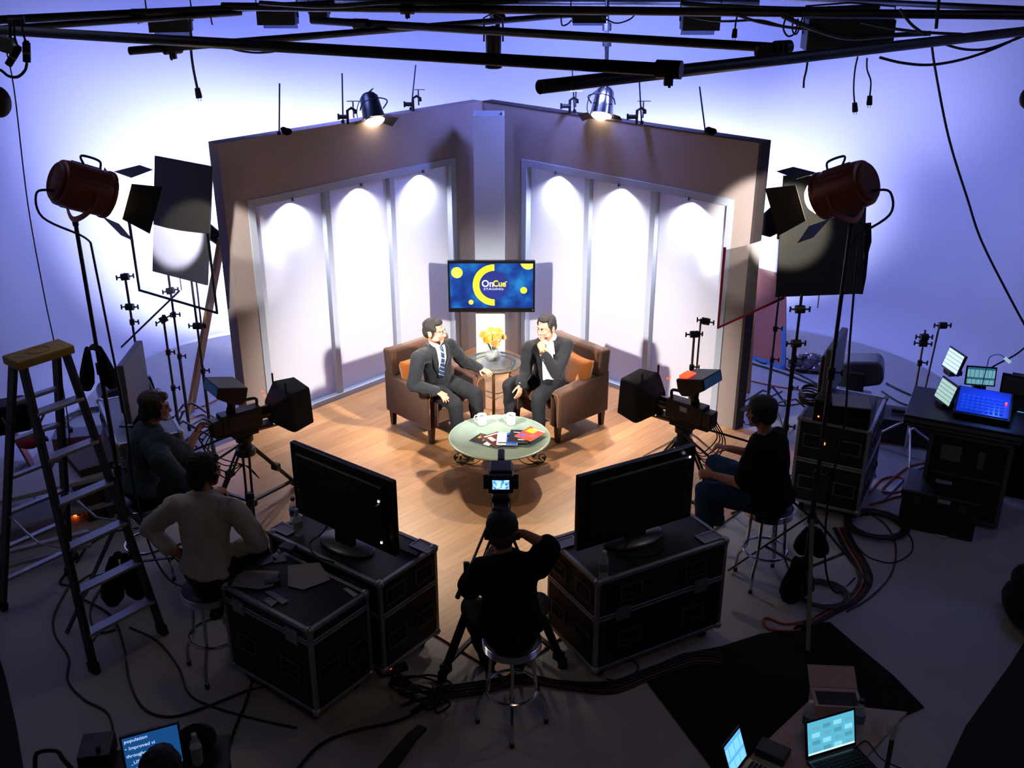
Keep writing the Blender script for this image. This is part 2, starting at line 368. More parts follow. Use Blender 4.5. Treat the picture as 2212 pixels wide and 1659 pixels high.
armchair('brown velvet armchair on the left, seating the man in the striped tie', LCH, LRZ)
armchair('brown velvet armchair on the right, seating the man touching his chin', RCH, RRZ)
def cushion(label, loc, rz, tilt):
    m = MB(); n = 14; vs = []; fs = []
    for sgn in (-1, 1):
        for i in range(n + 1):
            for j in range(n + 1):
                u, v = i / n * 2 - 1, j / n * 2 - 1; e = max(0, (1 - u ** 4)) * max(0, (1 - v ** 4))
                pin = 1 - .10 * (1 - abs(u) ** 2) * abs(v) ** 3; pi2 = 1 - .10 * (1 - abs(v) ** 2) * abs(u) ** 3
                vs.append((u * .18 * pi2, sgn * .065 * e ** .55, v * .18 * pin))
    q = (n + 1) ** 2
    for s in (0, 1):
        for i in range(n):
            for j in range(n): fs.append(tuple(s * q + a for a in (i * (n + 1) + j, (i + 1) * (n + 1) + j, (i + 1) * (n + 1) + j + 1, i * (n + 1) + j + 1)))
    m.add(vs, fs); o = m.build('cushion', ORG, smooth=80); o.location = loc; o.rotation_euler = (tilt, 0, rz); return tag(o, label, 'cushion', 'orange cushions')
def inch(c, rz, x, y, z): p = M.Rotation(rz, 4, 'Z') @ V((x, y, 0)); return V((c[0] + p.x, c[1] + p.y, z))
cushion('orange cushion behind the man with the striped tie', inch(LCH, LRZ, -.17, .10, .60), LRZ + .15, R(-14))
cushion('orange cushion beside the man touching his chin', inch(RCH, RRZ, .17, .10, .61), RRZ - .1, R(-14))
# ---- coffee table
WRI = mat('bronzed_wrought_iron', '4a4030', .45, .8, var=.25, scale=20)
FROG = mat('frosted_green_glass', '728378', .3, var=.06, scale=12, spec=.5)
RIMG = mat('green_glass_rim', '8fa697', .15, var=.05)
ctc = V((-.115, 8.64, .016))
t = thing('coffee_table', 'low round coffee table with frosted glass top and scrolled iron legs', 'coffee table', ctc)
m = MB(); m.lathe([(0, .379), (.40, .379), (.447, .382), (.463, .390), (.463, .397), (.450, .400), (.40, .392), (.395, .390), (0, .390)], n=64); tt = m.build('glass_top', FROG, t, smooth=50)
m = MB(); m.tube([(.463 * math.cos(a), .463 * math.sin(a), .3915) for a in [R(5) * i for i in range(72)]], .0075, 6, closed=True); m.build('glass_rim', RIMG, tt)
m = MB(); m.tube([(.30 * math.cos(a), .30 * math.sin(a), .368) for a in [R(7.5) * i for i in range(48)]], .009, 6, closed=True); m.build('iron_ring', WRI, t)
for an in (30, 150, 270):
    c, s_ = math.cos(R(an)), math.sin(R(an)); P = lambda r, z: (r * c, r * s_, z)
    m = MB(); pts = [P(.10, .365), P(.20, .30), P(.26, .17), P(.33, .06), P(.41, .02)]
    pts = spline(pts, 6) + [P(.455 + .045 * math.cos(a), .055 + .045 * math.sin(a)) for a in [R(-110 + 30 * i) for i in range(0, 9)]] + [P(.452 + .022 * math.cos(a), .058 + .022 * math.sin(a)) for a in [R(150 + 40 * i) for i in range(7)]]
    m.tube(pts, .01, 6, flat=(.018, .005)); 
    m.tube(spline([P(.30, .36), P(.24, .25), P(.20, .12), P(.30, .03), P(.40, .012)], 6), .008, 6, flat=(.014, .004))
    m.cyl(P(.415, -.0), P(.415, .03), .018, n=10); m.build('scroll_leg', WRI, t)
m = MB()
for an in (30, 150, 270): m.tube([(0, 0, .13)] + [(.26 * math.cos(R(an)) * k, .26 * math.sin(R(an)) * k, .13 + .05 * math.sin(k * 3)) for k in (.3, .6, 1)], .007, 6)
m.build('stretcher', WRI, t)
# ---- side table with clear glass top
etc_ = V((-.19, 10.05, .016))
t = thing('side_table', 'round glass side table with bronze legs between the armchairs', 'side table', etc_)
m = MB(); m.cyl((0, 0, .552), (0, 0, .564), .30, n=48); m.build('glass_top', mat('tinted_table_glass', '4a5658', .04, var=0, alpha=.34, spec=.6), t, bevel=.003)
m = MB(); m.tube([(.295 * math.cos(a), .295 * math.sin(a), .548) for a in [R(7.5) * i for i in range(48)]], .008, 6, closed=True); m.tube([(.21 * math.cos(a), .21 * math.sin(a), .548) for a in [R(9) * i for i in range(40)]], .006, 6, closed=True); m.build('iron_ring', WRI, t)
BRZ = mat('antique_brass', '8c7a4e', .35, .8, var=.2)
for an in (270, 30, 150):
    c, s_ = math.cos(R(an)), math.sin(R(an)); P = lambda r, z: (r * c, r * s_, z)
    m = MB(); m.tube(spline([P(.235, .545), P(.255, .50), P(.20, .40), P(.175, .25), P(.19, .10), P(.235, .02), P(.27, .012), P(.285, .035), P(.268, .05)], 5), .012, 8, flat=(.017, .007))
    m.tube([P(.235 + .03 * math.cos(a), .505 + .03 * math.sin(a)) for a in [R(30 * i) for i in range(11)]], .006, 6); m.build('leg', BRZ, t)
m = MB(); 
for an in (270, 30, 150): m.tube(spline([(.18 * math.cos(R(an)), .18 * math.sin(R(an)), .22), (.07 * math.cos(R(an + 30)), .07 * math.sin(R(an + 30)), .17), (.18 * math.cos(R(an + 120)), .18 * math.sin(R(an + 120)), .22)], 6), .006, 6)
m.build('stretcher', BRZ, t)
# ---- vase and flowers
vz = etc_ + V((-.005, -.03, .564))
t = thing('vase', 'round clear glass vase standing on the side table', 'vase', vz)
m = MB(); m.lathe([(.05, 0), (.078, .03), (.088, .075), (.078, .115), (.055, .145), (.062, .165), (.058, .165), (.050, .146), (.072, .113), (.082, .075), (.072, .034), (0, .012)], n=28); m.build('bowl', GLASS, t, smooth=70)
m = MB(); m.lathe([(0, .014), (.068, .034), (.078, .075), (.076, .09), (0, .09)], n=24); m.build('water', mat('vase_water', 'c8d8d4', .03, var=0, alpha=.25, spec=.6), t, smooth=60)
random.seed(3)
PET = [mat('orange_petals', 'd8701a', .6, var=.25, scale=40), mat('yellow_petals', 'dc8e1c', .6, var=.25, scale=40), mat('golden_petals', 'e2a430', .6, var=.2, scale=40)]
STEM = mat('green_stem', '4c6a2c', .6, var=.2)
fl = [(-.10, -.02, .30, 0), (-.055, -.06, .25, 1), (.0, .0, .27, 1), (.05, -.05, .29, 0), (.095, -.01, .27, 2), (-.02, .05, .32, 2), (.06, .05, .31, 1), (-.085, .04, .25, 2), (.025, -.08, .22, 0)]
for i, (x, y, z, k) in enumerate(fl):
    tops = ['leftmost', 'low left front', 'middle', 'tall right front', 'rightmost', 'tallest back', 'back right', 'back left', 'lowest front']
    t = thing('flower', f'{tops[i]} {"orange" if k == 0 else "yellow" if k == 1 else "pale golden"} flower of the bunch in the glass vase', 'flower', vz + V((0, 0, .02)), group='flowers in the vase')
    c = V((x, y, z)); d = (c - V((0, 0, .02))).normalized() + V((0, -.5, .15)); d.normalize(); F = M.Translation(c) @ frame(d)
    m = MB(); m.tube(spline([V((-x * .35, -y * .35, .0)), V((x * .28, y * .28, .13)), c], 6), .0035, 5); m.build('stem', STEM, t)
    m = MB()
    for ring, (n, r, up) in enumerate(((13, .048, .004), (11, .036, .014), (8, .022, .022))):
        for j in range(n):
            a = 2 * math.pi * (j + ring * .5) / n + random.uniform(-.1, .1); w = r * .27
            q = [(.006, -w * .4, up * .5), (r * .6, -w, up + .004), (r, -w * .3, up + random.uniform(-.006, .006)), (r, w * .3, up), (r * .6, w, up + .004), (.006, w * .4, up * .5)]
            Rz = M.Rotation(a, 4, 'Z'); vs = [F @ (Rz @ V(p)) for p in q] + [F @ (Rz @ (V(p) - V((0, 0, .002)))) for p in q]
            m.add(vs, [(0, 1, 4, 5), (1, 2, 3, 4), (11, 10, 7, 6), (10, 9, 8, 7)] + [(b, (b + 1) % 6, (b + 1) % 6 + 6, b + 6) for b in range(6)])
    m.build('petals', PET[k], t); m = MB(); m.ell(F @ V((0, 0, .018)), (.012, .012, .008), frame(d), 10, 6); m.build('flower_centre', mat('flower_centre_brown', '8a5a1e', .8), t)
# ---- mugs
MUG = mat('white_glazed_ceramic', 'd0cec8', .2, var=.02)
def mug(label, loc, rz):
    t = thing('mug', label, 'mug', loc, rz, 'white mugs')
    m = MB(); m.lathe([(.033, 0), (.040, .004), (.0425, .02), (.0425, .095), (.044, .104), (.040, .104), (.038, .095), (.037, .012), (0, .010)], n=28); m.build('cup', MUG, t, smooth=50)
    m = MB(); m.tube(spline([(.040, 0, .085), (.062, 0, .086), (.074, 0, .062), (.066, 0, .034), (.040, 0, .024)], 5), .006, 8); m.build('handle', MUG, t)
    m = MB(); m.cyl((0, 0, .07), (0, 0, .078), .0375, n=20); m.build('coffee', mat('black_coffee', '22140c', .15), t)
ztop = .016 + .391
a = Z(1041, 917, ztop); mug('white mug on the coffee table in front of the left armchair', a, R(165))
a = Z(1104, 916, ztop); mug('white mug on the coffee table in front of the right armchair', a, R(160))
# ---- magazines fanned over the table
def magazine(label, pc, rz, cover, zz, bits):
    t = thing('magazine', label, 'magazine', (pc.x, pc.y, zz), rz, 'magazines on the coffee table')
    m = MB(); m.box((0, 0, .003), (.185, .245, .006)); b = m.build('pages', WHITEP, t)
    m = MB(); m.box((0, 0, .0066), (.19, .25, .0012)); c = m.build('cover', mat(cover[0], cover[1], .25, var=cover[2], scale=14), t)
    for k, (x, y, w, h, cc) in enumerate(bits):
        m = MB(); m.box((x * .9, y * .9, .0075), (w * .9, h * .9, .0008)); m.build('cover_print', mat('print_' + cc, cc, .3), c)
mags = [((1050, 950), 58, ('charcoal_magazine_cover', '2a2320', .5), 'dark magazine with a white and orange picture, leftmost of the fan', [(-.05, -.06, .09, .07, 'e6ddd4'), (.03, .02, .12, .02, '9c958c'), (.02, .09, .05, .025, 'd8902c'), (.0, -.10, .05, .05, 'b8502c')]),
        ((1073, 950), 35, ('maroon_magazine_cover', '4a1c18', .6), 'maroon magazine with pale figures, second from the left of the fan', [(-.04, .03, .05, .10, 'd8b8a4'), (.05, -.04, .05, .12, 'c89880'), (0, .11, .16, .02, 'e8d8c8')]),
        ((1096, 951), -2, ('blue_white_magazine_cover', 'd8dce4', .1), 'blue and white magazine in the middle of the fan', [(.045, 0, .11, .27, '1f52b0'), (-.05, .03, .07, .06, '9ea8b8'), (.04, .06, .09, .04, 'dfe6f2'), (-.05, -.09, .08, .03, '3c4450')]),
        ((1122, 947), -8, ('black_magazine_cover', '15171c', .3), 'black magazine with small white print, right of the blue one', [(-.02, .08, .10, .012, 'c8ccd4'), (.03, -.08, .07, .02, 'a8acb4'), (.07, .02, .02, .06, '606874')]),
        ((1146, 944), -38, ('orange_magazine_cover', 'b8442c', .5), 'red and orange picture magazine, rightmost of the fan', [(-.03, .06, .10, .09, 'ee9a24'), (.05, -.02, .07, .10, 'd84a58'), (-.05, -.07, .06, .06, '5a48a0'), (.02, .115, .15, .02, 'f2ead8')])]
for i, (p, rz, cv, lb, bits) in enumerate(mags): magazine(lb, Z(*p, ztop + .01), R(rz), cv, ztop + .001 + i * .0088, bits)
# ================================================================ people
from mathutils.bvhtree import BVHTree
from mathutils import noise
SKIN = mat('skin', 'a97660', .55, var=.06, scale=12, spec=.35)
HAIRD = mat('dark_brown_hair', '0d0806', .8, var=.4, scale=60, stretch=(1, 1, .25))
EYE = mat('eye', '241a16', .15); EYEW = mat('eye_white', '9a8c82', .3)
def remesh(m, name, material, parent, vox, amp=0, fr=9, smooth_it=2, seed=0):
    me = bpy.data.meshes.new('tmp'); me.from_pydata([tuple(p) for p in m.v], [], m.f)
    import bmesh
    bm = bmesh.new(); bm.from_mesh(me); bmesh.ops.recalc_face_normals(bm, faces=bm.faces); bm.to_mesh(me); bm.free()
    o = bpy.data.objects.new('tmp', me); COL.objects.link(o)
    r = o.modifiers.new('r', 'REMESH'); r.mode = 'VOXEL'; r.voxel_size = vox
    if smooth_it: s = o.modifiers.new('s', 'SMOOTH'); s.iterations = smooth_it; s.factor = .5
    dg = bpy.context.evaluated_depsgraph_get(); dg.update(); out = bpy.data.meshes.new_from_object(o.evaluated_get(dg)); bpy.data.objects.remove(o)
    if amp:
        out.update(); nn = [v.normal.copy() for v in out.vertices]
        for v, n in zip(out.vertices, nn):
            p = v.co * fr + V((seed * 7.3, 0, 0)); a = noise.noise(p) + .6 * noise.noise(V((p.x * 2.1, p.y * 2.1, p.z * .9)))
            v.co += n * amp * a
    pl = parent_loc(parent) if parent else V((0, 0, 0))
    for v in out.vertices: v.co -= pl
    out.name = name; out.materials.clear(); out.materials.append(material); out.shade_smooth()
    q = bpy.data.objects.new(name, out); COL.objects.link(q); q.parent = parent
    return q
def cone(m, a, b, ra, rb, n=14):
    a, b = V(a), V(b); m.ell(a, (ra,) * 3, n=n, k=8); m.ell(b, (rb,) * 3, n=n, k=8); m.cyl(a, b, ra, rb, n=n)
def chain(m, pts, rs):
    for i in range(len(pts) - 1): cone(m, pts[i], pts[i + 1], rs[i], rs[i + 1])
def basis(right, fwd):                                   # columns: right, forward, up
    r = V(right).normalized(); f = V(fwd); f = (f - r * f.dot(r)).normalized(); u = r.cross(f)
    return M((( r.x, f.x, u.x, 0), (r.y, f.y, u.y, 0), (r.z, f.z, u.z, 0), (0, 0, 0, 1)))
def torso(m, hip, chest, neck, rh, rc, prof, n=12):
    """prof: (t, half width, half depth, forward offset) from hips (0) to neck base (1)"""
    sp = spline([hip, chest, neck], n); k = len(sp)
    for i, p in enumerate(sp):
        t = i / (k - 1); tan = (sp[min(k - 1, i + 1)] - sp[max(0, i - 1)]).normalized(); r = V(rh).lerp(V(rc), min(1, t * 1.3)).normalized()
        f = tan.cross(r).normalized(); r = f.cross(tan)
        for q in range(len(prof) - 1):
            if prof[q][0] <= t <= prof[q + 1][0] + 1e-6:
                w = (t - prof[q][0]) / (prof[q + 1][0] - prof[q][0]); hw, hd, of = [prof[q][j] * (1 - w) + prof[q + 1][j] * w for j in (1, 2, 3)]; break
        B = M(((r.x, f.x, tan.x, 0), (r.y, f.y, tan.y, 0), (r.z, f.z, tan.z, 0), (0, 0, 0, 1)))
        m.ell(p + f * of, (hw, hd, .05), B, 18, 8)
def hand(m, wrist, d, palm, thumb_side, curl=.4, s=1.0, spread=.12):
    """d towards the fingers, palm = direction the palm faces, thumb_side = direction from little finger to thumb"""
    d = V(d).normalized(); n = V(palm); n = (n - d * n.dot(d)).normalized(); x = d.cross(n)
    if x.dot(V(thumb_side)) < 0: x = -x
    w = V(wrist); L = .085 * s
    for i in range(5):
        t = i / 4; m.ell(w + d * (L * (.12 + .8 * t)) , (.033 * s + .008 * s * t, .015 * s, .022 * s), M(((x.x, n.x, d.x, 0), (x.y, n.y, d.y, 0), (x.z, n.z, d.z, 0), (0, 0, 0, 1))), 12, 6)
    for q, (off, ln) in enumerate(((.030, .072), (.010, .082), (-.010, .076), (-.029, .060))):
        p = w + d * L * .92 + x * off * s; a = d + x * (off / .03 * spread); a.normalize(); cu = curl * (1 + .12 * q)
        for sg, (fr, r0, r1) in enumerate(((.44, .0095, .0088), (.32, .0088, .008), (.24, .008, .0068))):
            a = (a * math.cos(cu) + n * math.sin(cu)).normalized(); e = p + a * ln * fr * s; cone(m, p, e, r0 * s, r1 * s, 8); p = e
    p = w + d * L * .25 + x * .028 * s; a = (d * .7 + x * .75 + n * .25).normalized()
    for ln, r0, r1 in ((.042, .0125, .0105), (.030, .0105, .0095), (.024, .0095, .0075)):
        e = p + a * ln * s; cone(m, p, e, r0 * s, r1 * s, 8); p = e; a = (a + d * .35 + n * .25 * curl).normalized()
def head_shapes(m, B, c):
    E = lambda p, r, rot=None: m.ell(c + B @ V(p), r, B if rot is None else B @ rot, 16, 10)
    E((0, -.015, .030), (.077, .095, .088)); E((0, .030, -.035), (.058, .064, .065)); E((0, .072, -.088), (.027, .022, .02))
    for s in (-1, 1):
        E((s * .032, .068, -.022), (.026, .022, .028)); E((s * .078, -.012, -.012), (.011, .022, .033)); E((s * .028, .086, .030), (.024, .012, .009))
        E((s * .011, .104, -.028), (.009, .010, .008)); E((s * .05, .03, -.06), (.02, .04, .022))
    cone(m, c + B @ V((0, .090, .016)), c + B @ V((0, .112, -.024)), .0085, .0125, 10)
    E((0, .090, -.053), (.022, .009, .0055)); E((0, .088, -.064), (.019, .010, .0065))
def hair_mesh(t, B, c, m_hair, style='short', seed=0):
    m = MB(); E = lambda p, r: m.ell(c + B @ V(p), r, B, 18, 10)
    E((0, -.028, .052), (.083, .092, .080)); E((0, -.058, .0), (.076, .062, .075)); E((0, .035, .098), (.058, .045, .028))
    for s in (-1, 1): E((s * .068, .008, .045), (.016, .040, .040)); E((s * .073, .012, .012), (.009, .013, .025))
    if style == 'full': E((0, -.03, .07), (.092, .10, .075)); E((0, -.07, -.03), (.078, .05, .075)); E((0, .05, .095), (.06, .045, .03))
    return remesh(m, 'hair', m_hair, t, .006, .005, 45, 1, seed)
def person(label, J, skin=SKIN, hair=HAIRD, hstyle='short', group=None, bulk=1.0, hands=None, vox=.0066, bare=('head',), name='person', eyes=True):
    """J: joints in world coordinates"""
    base = V((J['hip'].x, J['hip'].y, 0)); t = thing(name, label, 'person', base, group=group)
    B = basis(J['look'].cross(V((0, 0, 1))) if 'hr' not in J else J['hr'], J['look']); t_ = J['look']
    c = J['head']; m = MB()
    head_shapes(m, B, c)
    neck = J['neck']; cone(m, neck, c + B @ V((0, -.02, -.045)), .056, .052)
    b = bulk
    torso(m, J['hip'], J['chest'], neck, J['rh'], J['rc'], [(0, .15 * b, .10 * b, 0), (.35, .135 * b, .10 * b, .01), (.7, .155 * b, .105 * b, .005), (.88, .13 * b, .08 * b, 0), (1, .06, .055, 0)])
    for s in 'LR':
        chain(m, [J['sh' + s], J['el' + s], J['wr' + s]], [.055 * b, .042 * b, .027])
        cone(m, J['sh' + s], J['chest'].lerp(neck, .55), .055 * b, .07 * b)
        if s in (hands or {}): hand(m, J['wr' + s], *hands[s][0], **hands[s][1])
        chain(m, [J['hj' + s], J['kn' + s], J['an' + s]], [.082 * b, .056 * b, .036])
        f = J['toe' + s] - J['an' + s]; heel = V((J['an' + s].x, J['an' + s].y, J['toe' + s].z + .03)); cone(m, J['an' + s], heel, .036, .03); cone(m, heel, J['toe' + s] + V((0, 0, .0)), .032, .024)
    remesh(m, 'body', skin, t, vox, 0)
    if hair: hair_mesh(t, B, c, hair, hstyle, seed=len(label))
    if eyes:
        for s in (-1, 1):
            m = MB(); m.ell(c + B @ V((s * .031, .083, .008)), (.013, .010, .0085), B, 10, 6); build_w(m, 'eye', EYEW, t)
            m = MB(); m.ell(c + B @ V((s * .031, .091, .008)), (.0055, .004, .0055), B, 8, 5); build_w(m, 'pupil', EYE, t)
            m = MB(); m.tube([c + B @ V((s * .014, .097, .026)), c + B @ V((s * .030, .096, .032)), c + B @ V((s * .048, .080, .028))], .004, 5); build_w(m, 'eyebrow', hair or HAIRD, t)
    t2 = dict(t=t, B=B, c=c, J=J, b=b); return t2
def build_w(m, name, mt, parent, **k):
    m.org = V((0, 0, 0)); return m.build(name, mt, parent, **k)
def top_wear(p, name, mt, sleeve=1.0, ease=.016, hem=0, amp=.007, vox=.011, widen=1.0, collar=False):
    """jacket or shirt: torso and arms; sleeve = share of the arm covered (0..1, .5 is the elbow)"""
    J, b, t = p['J'], p['b'], p['t']; m = MB(); e = ease
    torso(m, J['hip'] - V((0, 0, hem)), J['chest'], J['neck'], J['rh'], J['rc'], [(0, (.165 * b + e) * widen, (.115 * b + e) * widen, .0), (.35, .145 * b + e, .108 * b + e, .012), (.7, .165 * b + e, .112 * b + e, .006), (.88, .135 * b + e, .085 * b + e, 0), (1, .066 + e * .3, .06 + e * .3, 0)])
    for s in 'LR':
        sh, el, wr = J['sh' + s], J['el' + s], J['wr' + s]
        cone(m, sh, J['chest'].lerp(J['neck'], .55), .058 * b + e, .07 * b + e)
        if sleeve <= .5: q = sh.lerp(el, sleeve * 2); cone(m, sh, q, .058 * b + e, .05 * b + e * 1.4)
        else: chain(m, [sh, el, el.lerp(wr, (sleeve - .5) * 2)], [.058 * b + e, .046 * b + e, .034 * b + e])
    return remesh(m, name, mt, t, vox, amp, 11, 2, len(p['t']['label']))
def legs_wear(p, name, mt, ease=.012, amp=.006, to=1.0, vox=.011):
    J, b, t = p['J'], p['b'], p['t']; m = MB(); e = ease
    m.ell(J['hip'], (.165 * b + e, .125 * b + e, .12), basis(J['rh'], J['kn' + 'L'] + J['knR'] - J['hip'] * 2), 16, 8)
    for s in 'LR':
        an = J['kn' + s].lerp(J['an' + s], to); chain(m, [J['hj' + s], J['kn' + s], an], [.088 * b + e, .063 * b + e, (.045 if to > .7 else .055) + e * 1.2])
        cone(m, J['hip'], J['hj' + s], .11 * b, .09 * b + e)
    return remesh(m, name, mt, t, vox, amp, 12, 2, 3)
def shoes(p, mt):
    J = p['J']
    for s in 'LR':
        m = MB(); an, toe = J['an' + s], J['toe' + s]; heel = V((an.x, an.y, toe.z + .028)); d = (toe - heel); d.z = 0; d.normalize()
        cone(m, heel - d * .035, toe + d * .02, .040, .036); cone(m, an - V((0, 0, .01)), heel, .046, .044)
        m2 = remesh(m, 'shoe', mt, p['t'], .009)
def patch(p, target, name, mt, rows, off=.004, fwd=None, org=None, B=None, thick=.003, k=7):
    """strip lying on a garment: rows of (v, u_left, u_right) in the chest plane, dropped onto the surface"""
    t = p['t']; pl = parent_loc(t); bv = BVHTree.FromPolygons([v.co + pl for v in target.data.vertices], [f.vertices for f in target.data.polygons])
    f = B @ V((0, 1, 0)); vs = []; fs = []
    for v, a, b in rows:
        for i in range(k):
            u = a + (b - a) * i / (k - 1); q = org + B @ V((u, .19, v)); h = bv.ray_cast(q, -f)
            pnt = h[0] if h[0] is not None else q - f * .25
            vs.append(pnt + f * off)
    for r in range(len(rows) - 1):
        for i in range(k - 1): fs.append((r * k + i, r * k + i + 1, (r + 1) * k + i + 1, (r + 1) * k + i))
    m = MB(); m.add(vs, fs); o = build_w(m, name, mt, t, smooth=70)
    md = o.modifiers.new('solid', 'SOLIDIFY'); md.thickness = thick; md.offset = -1
    return o
def headset(p, mic=True, side=1, band_h=.112):
    t, B, c = p['t'], p['B'], p['c']; W = lambda q: c + B @ V(q); m = MB()
    m.tube([W((.092 * math.cos(a), -.01, .0 + band_h * 1.14 * math.sin(a) + .004)) for a in [R(15 * i) for i in range(13)]], .008, 6, flat=(.012, .006))
    h = build_w(m, 'headset_band', BLK, t)
    for s in (-1, 1):
        m = MB(); m.cyl(W((s * .080, -.005, -.005)), W((s * .108, -.005, -.005)), .036, .033, n=16); build_w(m, 'earcup', BLK, h)
    if mic:
        m = MB(); m.tube(spline([W((side * .10, .0, -.02)), W((side * .095, .07, -.06)), W((side * .03, .125, -.07))], 5), .003, 5); m.ell(W((side * .03, .125, -.07)), (.010,) * 3, n=8, k=6); build_w(m, 'headset_mic', BLK, h)
    return h
def joints(hip, chest, neck, head, look, sh, el, wr, hj, kn, an, toe):
    J = dict(hip=V(hip), chest=V(chest), neck=V(neck), head=V(head), look=V(look).normalized())
    for i, s in enumerate('RL'):                           # R first
        for k, q in (('sh', sh), ('el', el), ('wr', wr), ('hj', hj), ('kn', kn), ('an', an), ('toe', toe)): J[k + s] = V(q[i])
    J['rh'] = (J['hjR'] - J['hjL']).normalized(); J['rc'] = (J['shR'] - J['shL']).normalized(); return J
SUIT = mat('charcoal_suit_wool', '181a1f', .85, var=.18, scale=50, sheen=.1, spec=.2)
SUITB = mat('black_suit_wool', '101116', .85, var=.18, scale=50, sheen=.1, spec=.2)
TROU = mat('charcoal_trousers', '141519', .85, var=.18, scale=40, spec=.2)
SHIRT = mat('white_dress_shirt', 'e2e4ea', .7, var=.02)
TIE = mat('navy_striped_tie', '24344e', .5, var=.1)
def stripe():
    nt = TIE.node_tree; N = nt.nodes; L = nt.links; tc = N.new('ShaderNodeTexCoord'); mp = N.new('ShaderNodeMapping'); mp.inputs['Rotation'].default_value = (0, .7, .4)
    w = N.new('ShaderNodeTexWave'); w.inputs['Scale'].default_value = 9; w.wave_profile = 'SAW'; cr = N.new('ShaderNodeValToRGB'); cr.color_ramp.interpolation = 'CONSTANT'
    e = cr.color_ramp.elements; e[0].color = col('22324e'); e[1].position = .55; e[1].color = col('8fa2b4'); x = e.new(.72); x.color = col('142036')
    L.new(tc.outputs['Object'], mp.inputs[0]); L.new(mp.outputs[0], w.inputs[0]); L.new(w.outputs['Fac'], cr.inputs[0]); L.new(cr.outputs[0], N['Principled BSDF'].inputs['Base Color'])
stripe()
SHOE = mat('black_leather_shoes', '0b0b0c', .3)
GOLD = mat('gold_buttons', 'c9a24a', .3, 1)
def suit(p, jm, tm, tie=True, lapels=True, vopen=((.03, .052), (-.08, .05), (-.2, .03), (-.31, .006))):
    J, t = p['J'], p['t']; legs_wear(p, 'trousers', tm, amp=.008)
    jk = top_wear(p, 'suit_jacket', jm, .97, .016, hem=.02, amp=.009, vox=.010)
    shoes(p, SHOE)
    r = J['rc']; up = (J['neck'] - J['hip']).normalized(); f = up.cross(r).normalized(); B = basis(r, f); o = J['neck'] + B @ V((0, 0, -.02))
    rows = []
    for i in range(len(vopen) - 1):
        for k in range(5): q = k / 5; v = vopen[i][0] * (1 - q) + vopen[i + 1][0] * q; h = vopen[i][1] * (1 - q) + vopen[i + 1][1] * q; rows.append((v, -h, h))
    rows.append((vopen[-1][0], -vopen[-1][1], vopen[-1][1]))
    patch(p, jk, 'shirt_front', SHIRT, rows, .005, org=o, B=B)
    for s in (-1, 1):
        lr = [(v, s * max(h, .004), s * (max(h, .004) + (.052 if v > -.16 else .052 * (v - vopen[-1][0]) / (-.16 - vopen[-1][0] + 1e-6)) * (1 if v < .02 else .6))) for v, _, h in rows]
        if lapels: patch(p, jk, 'lapel', jm, lr, .008, org=o, B=B, k=4, thick=.004)
        wr, el = J['wrL' if s < 0 else 'wrR'], J['elL' if s < 0 else 'elR']; d = (wr - el).normalized()
        m = MB(); m.cyl(wr - d * .012, wr + d * .012, .039, .040, n=16); build_w(m, 'shirt_cuff', SHIRT, t, bevel=.004)
        n0 = p['c'] + p['B'] @ V((0, 0, -.11)); m = MB(); a, b = J['neck'] + B @ V((s * .012, .068, -.005)), J['neck'] + B @ V((s * .068, .01, .045))
        m.tube(spline([J['neck'] + B @ V((0, -.062, .055)), b, a], 5), .014, 6, flat=(.024, .008)); build_w(m, 'shirt_collar', SHIRT, t)
    if tie:
        tr = [(.035, -.012, .012), (.02, -.020, .020), (-.005, -.015, .015)] + [(-.03 - .03 * i, -.017 - .0016 * i, .017 + .0016 * i) for i in range(10)]
        patch(p, jk, 'striped_tie', TIE, tr, .013, org=o, B=B, k=5, thick=.006)
    return jk
ld = V((.685, -.728, 0)); 
J1 = joints((-.735, 9.53, .57), (-.745, 9.45, .82), (-.735, 9.375, 1.045), (-.738, 9.325, 1.185), (.93, -.34, -.03),
    [(-.885, 9.20, .965), (-.60, 9.485, .975)], [(-.95, 9.16, .70), (-.475, 9.64, .745)], [(-.715, 9.12, .655), (-.325, 9.735, .635)],
    [(-.81, 9.47, .555), (-.68, 9.60, .555)], [(-.545, 9.08, .535), (-.36, 9.325, .535)], [(-.50, 9.03, .12), (-.33, 9.27, .12)], [(-.40, 8.93, .055), (-.235, 9.16, .055)])
p1 = person('man in charcoal suit and striped tie seated in the left armchair', J1, hands={'R': [((.55, -.38, -.25), (-.1, .0, -1), (.6, .7, 0)), dict(curl=.22, spread=.2)], 'L': [((.7, -.45, -.12), (-.1, .1, -1), (-.6, -.75, 0)), dict(curl=.16, spread=.22)]})
suit(p1, SUIT, TROU)
J2 = joints((.375, 9.63, .57), (.37, 9.56, .82), (.345, 9.49, 1.045), (.328, 9.435, 1.185), (-.62, -.78, -.08),
    [(.165, 9.47, .965), (.535, 9.50, .975)], [(.135, 9.50, .70), (.43, 9.27, .775)], [(.085, 9.375, .615), (.305, 9.305, .965)],
    [(.315, 9.69, .555), (.435, 9.58, .555)], [(-.02, 9.53, .54), (.255, 9.235, .535)], [(-.01, 9.47, .12), (.265, 9.16, .12)], [(-.06, 9.33, .055), (.215, 9.02, .055)])
p2 = person('man in black suit and open white collar seated in the right armchair', J2, hands={'R': [((-.12, -.45, -.85), (-.6, .5, 0), (.4, -.6, 0)), dict(curl=.3)], 'L': [((-.28, .15, .9), (-.1, 1, 0), (.9, .1, .2)), dict(curl=.75, spread=.05)]})
jk2 = suit(p2, SUITB, TROU, tie=False, lapels=False, vopen=((.03, .05), (-.1, .062), (-.25, .058), (-.40, .05)))
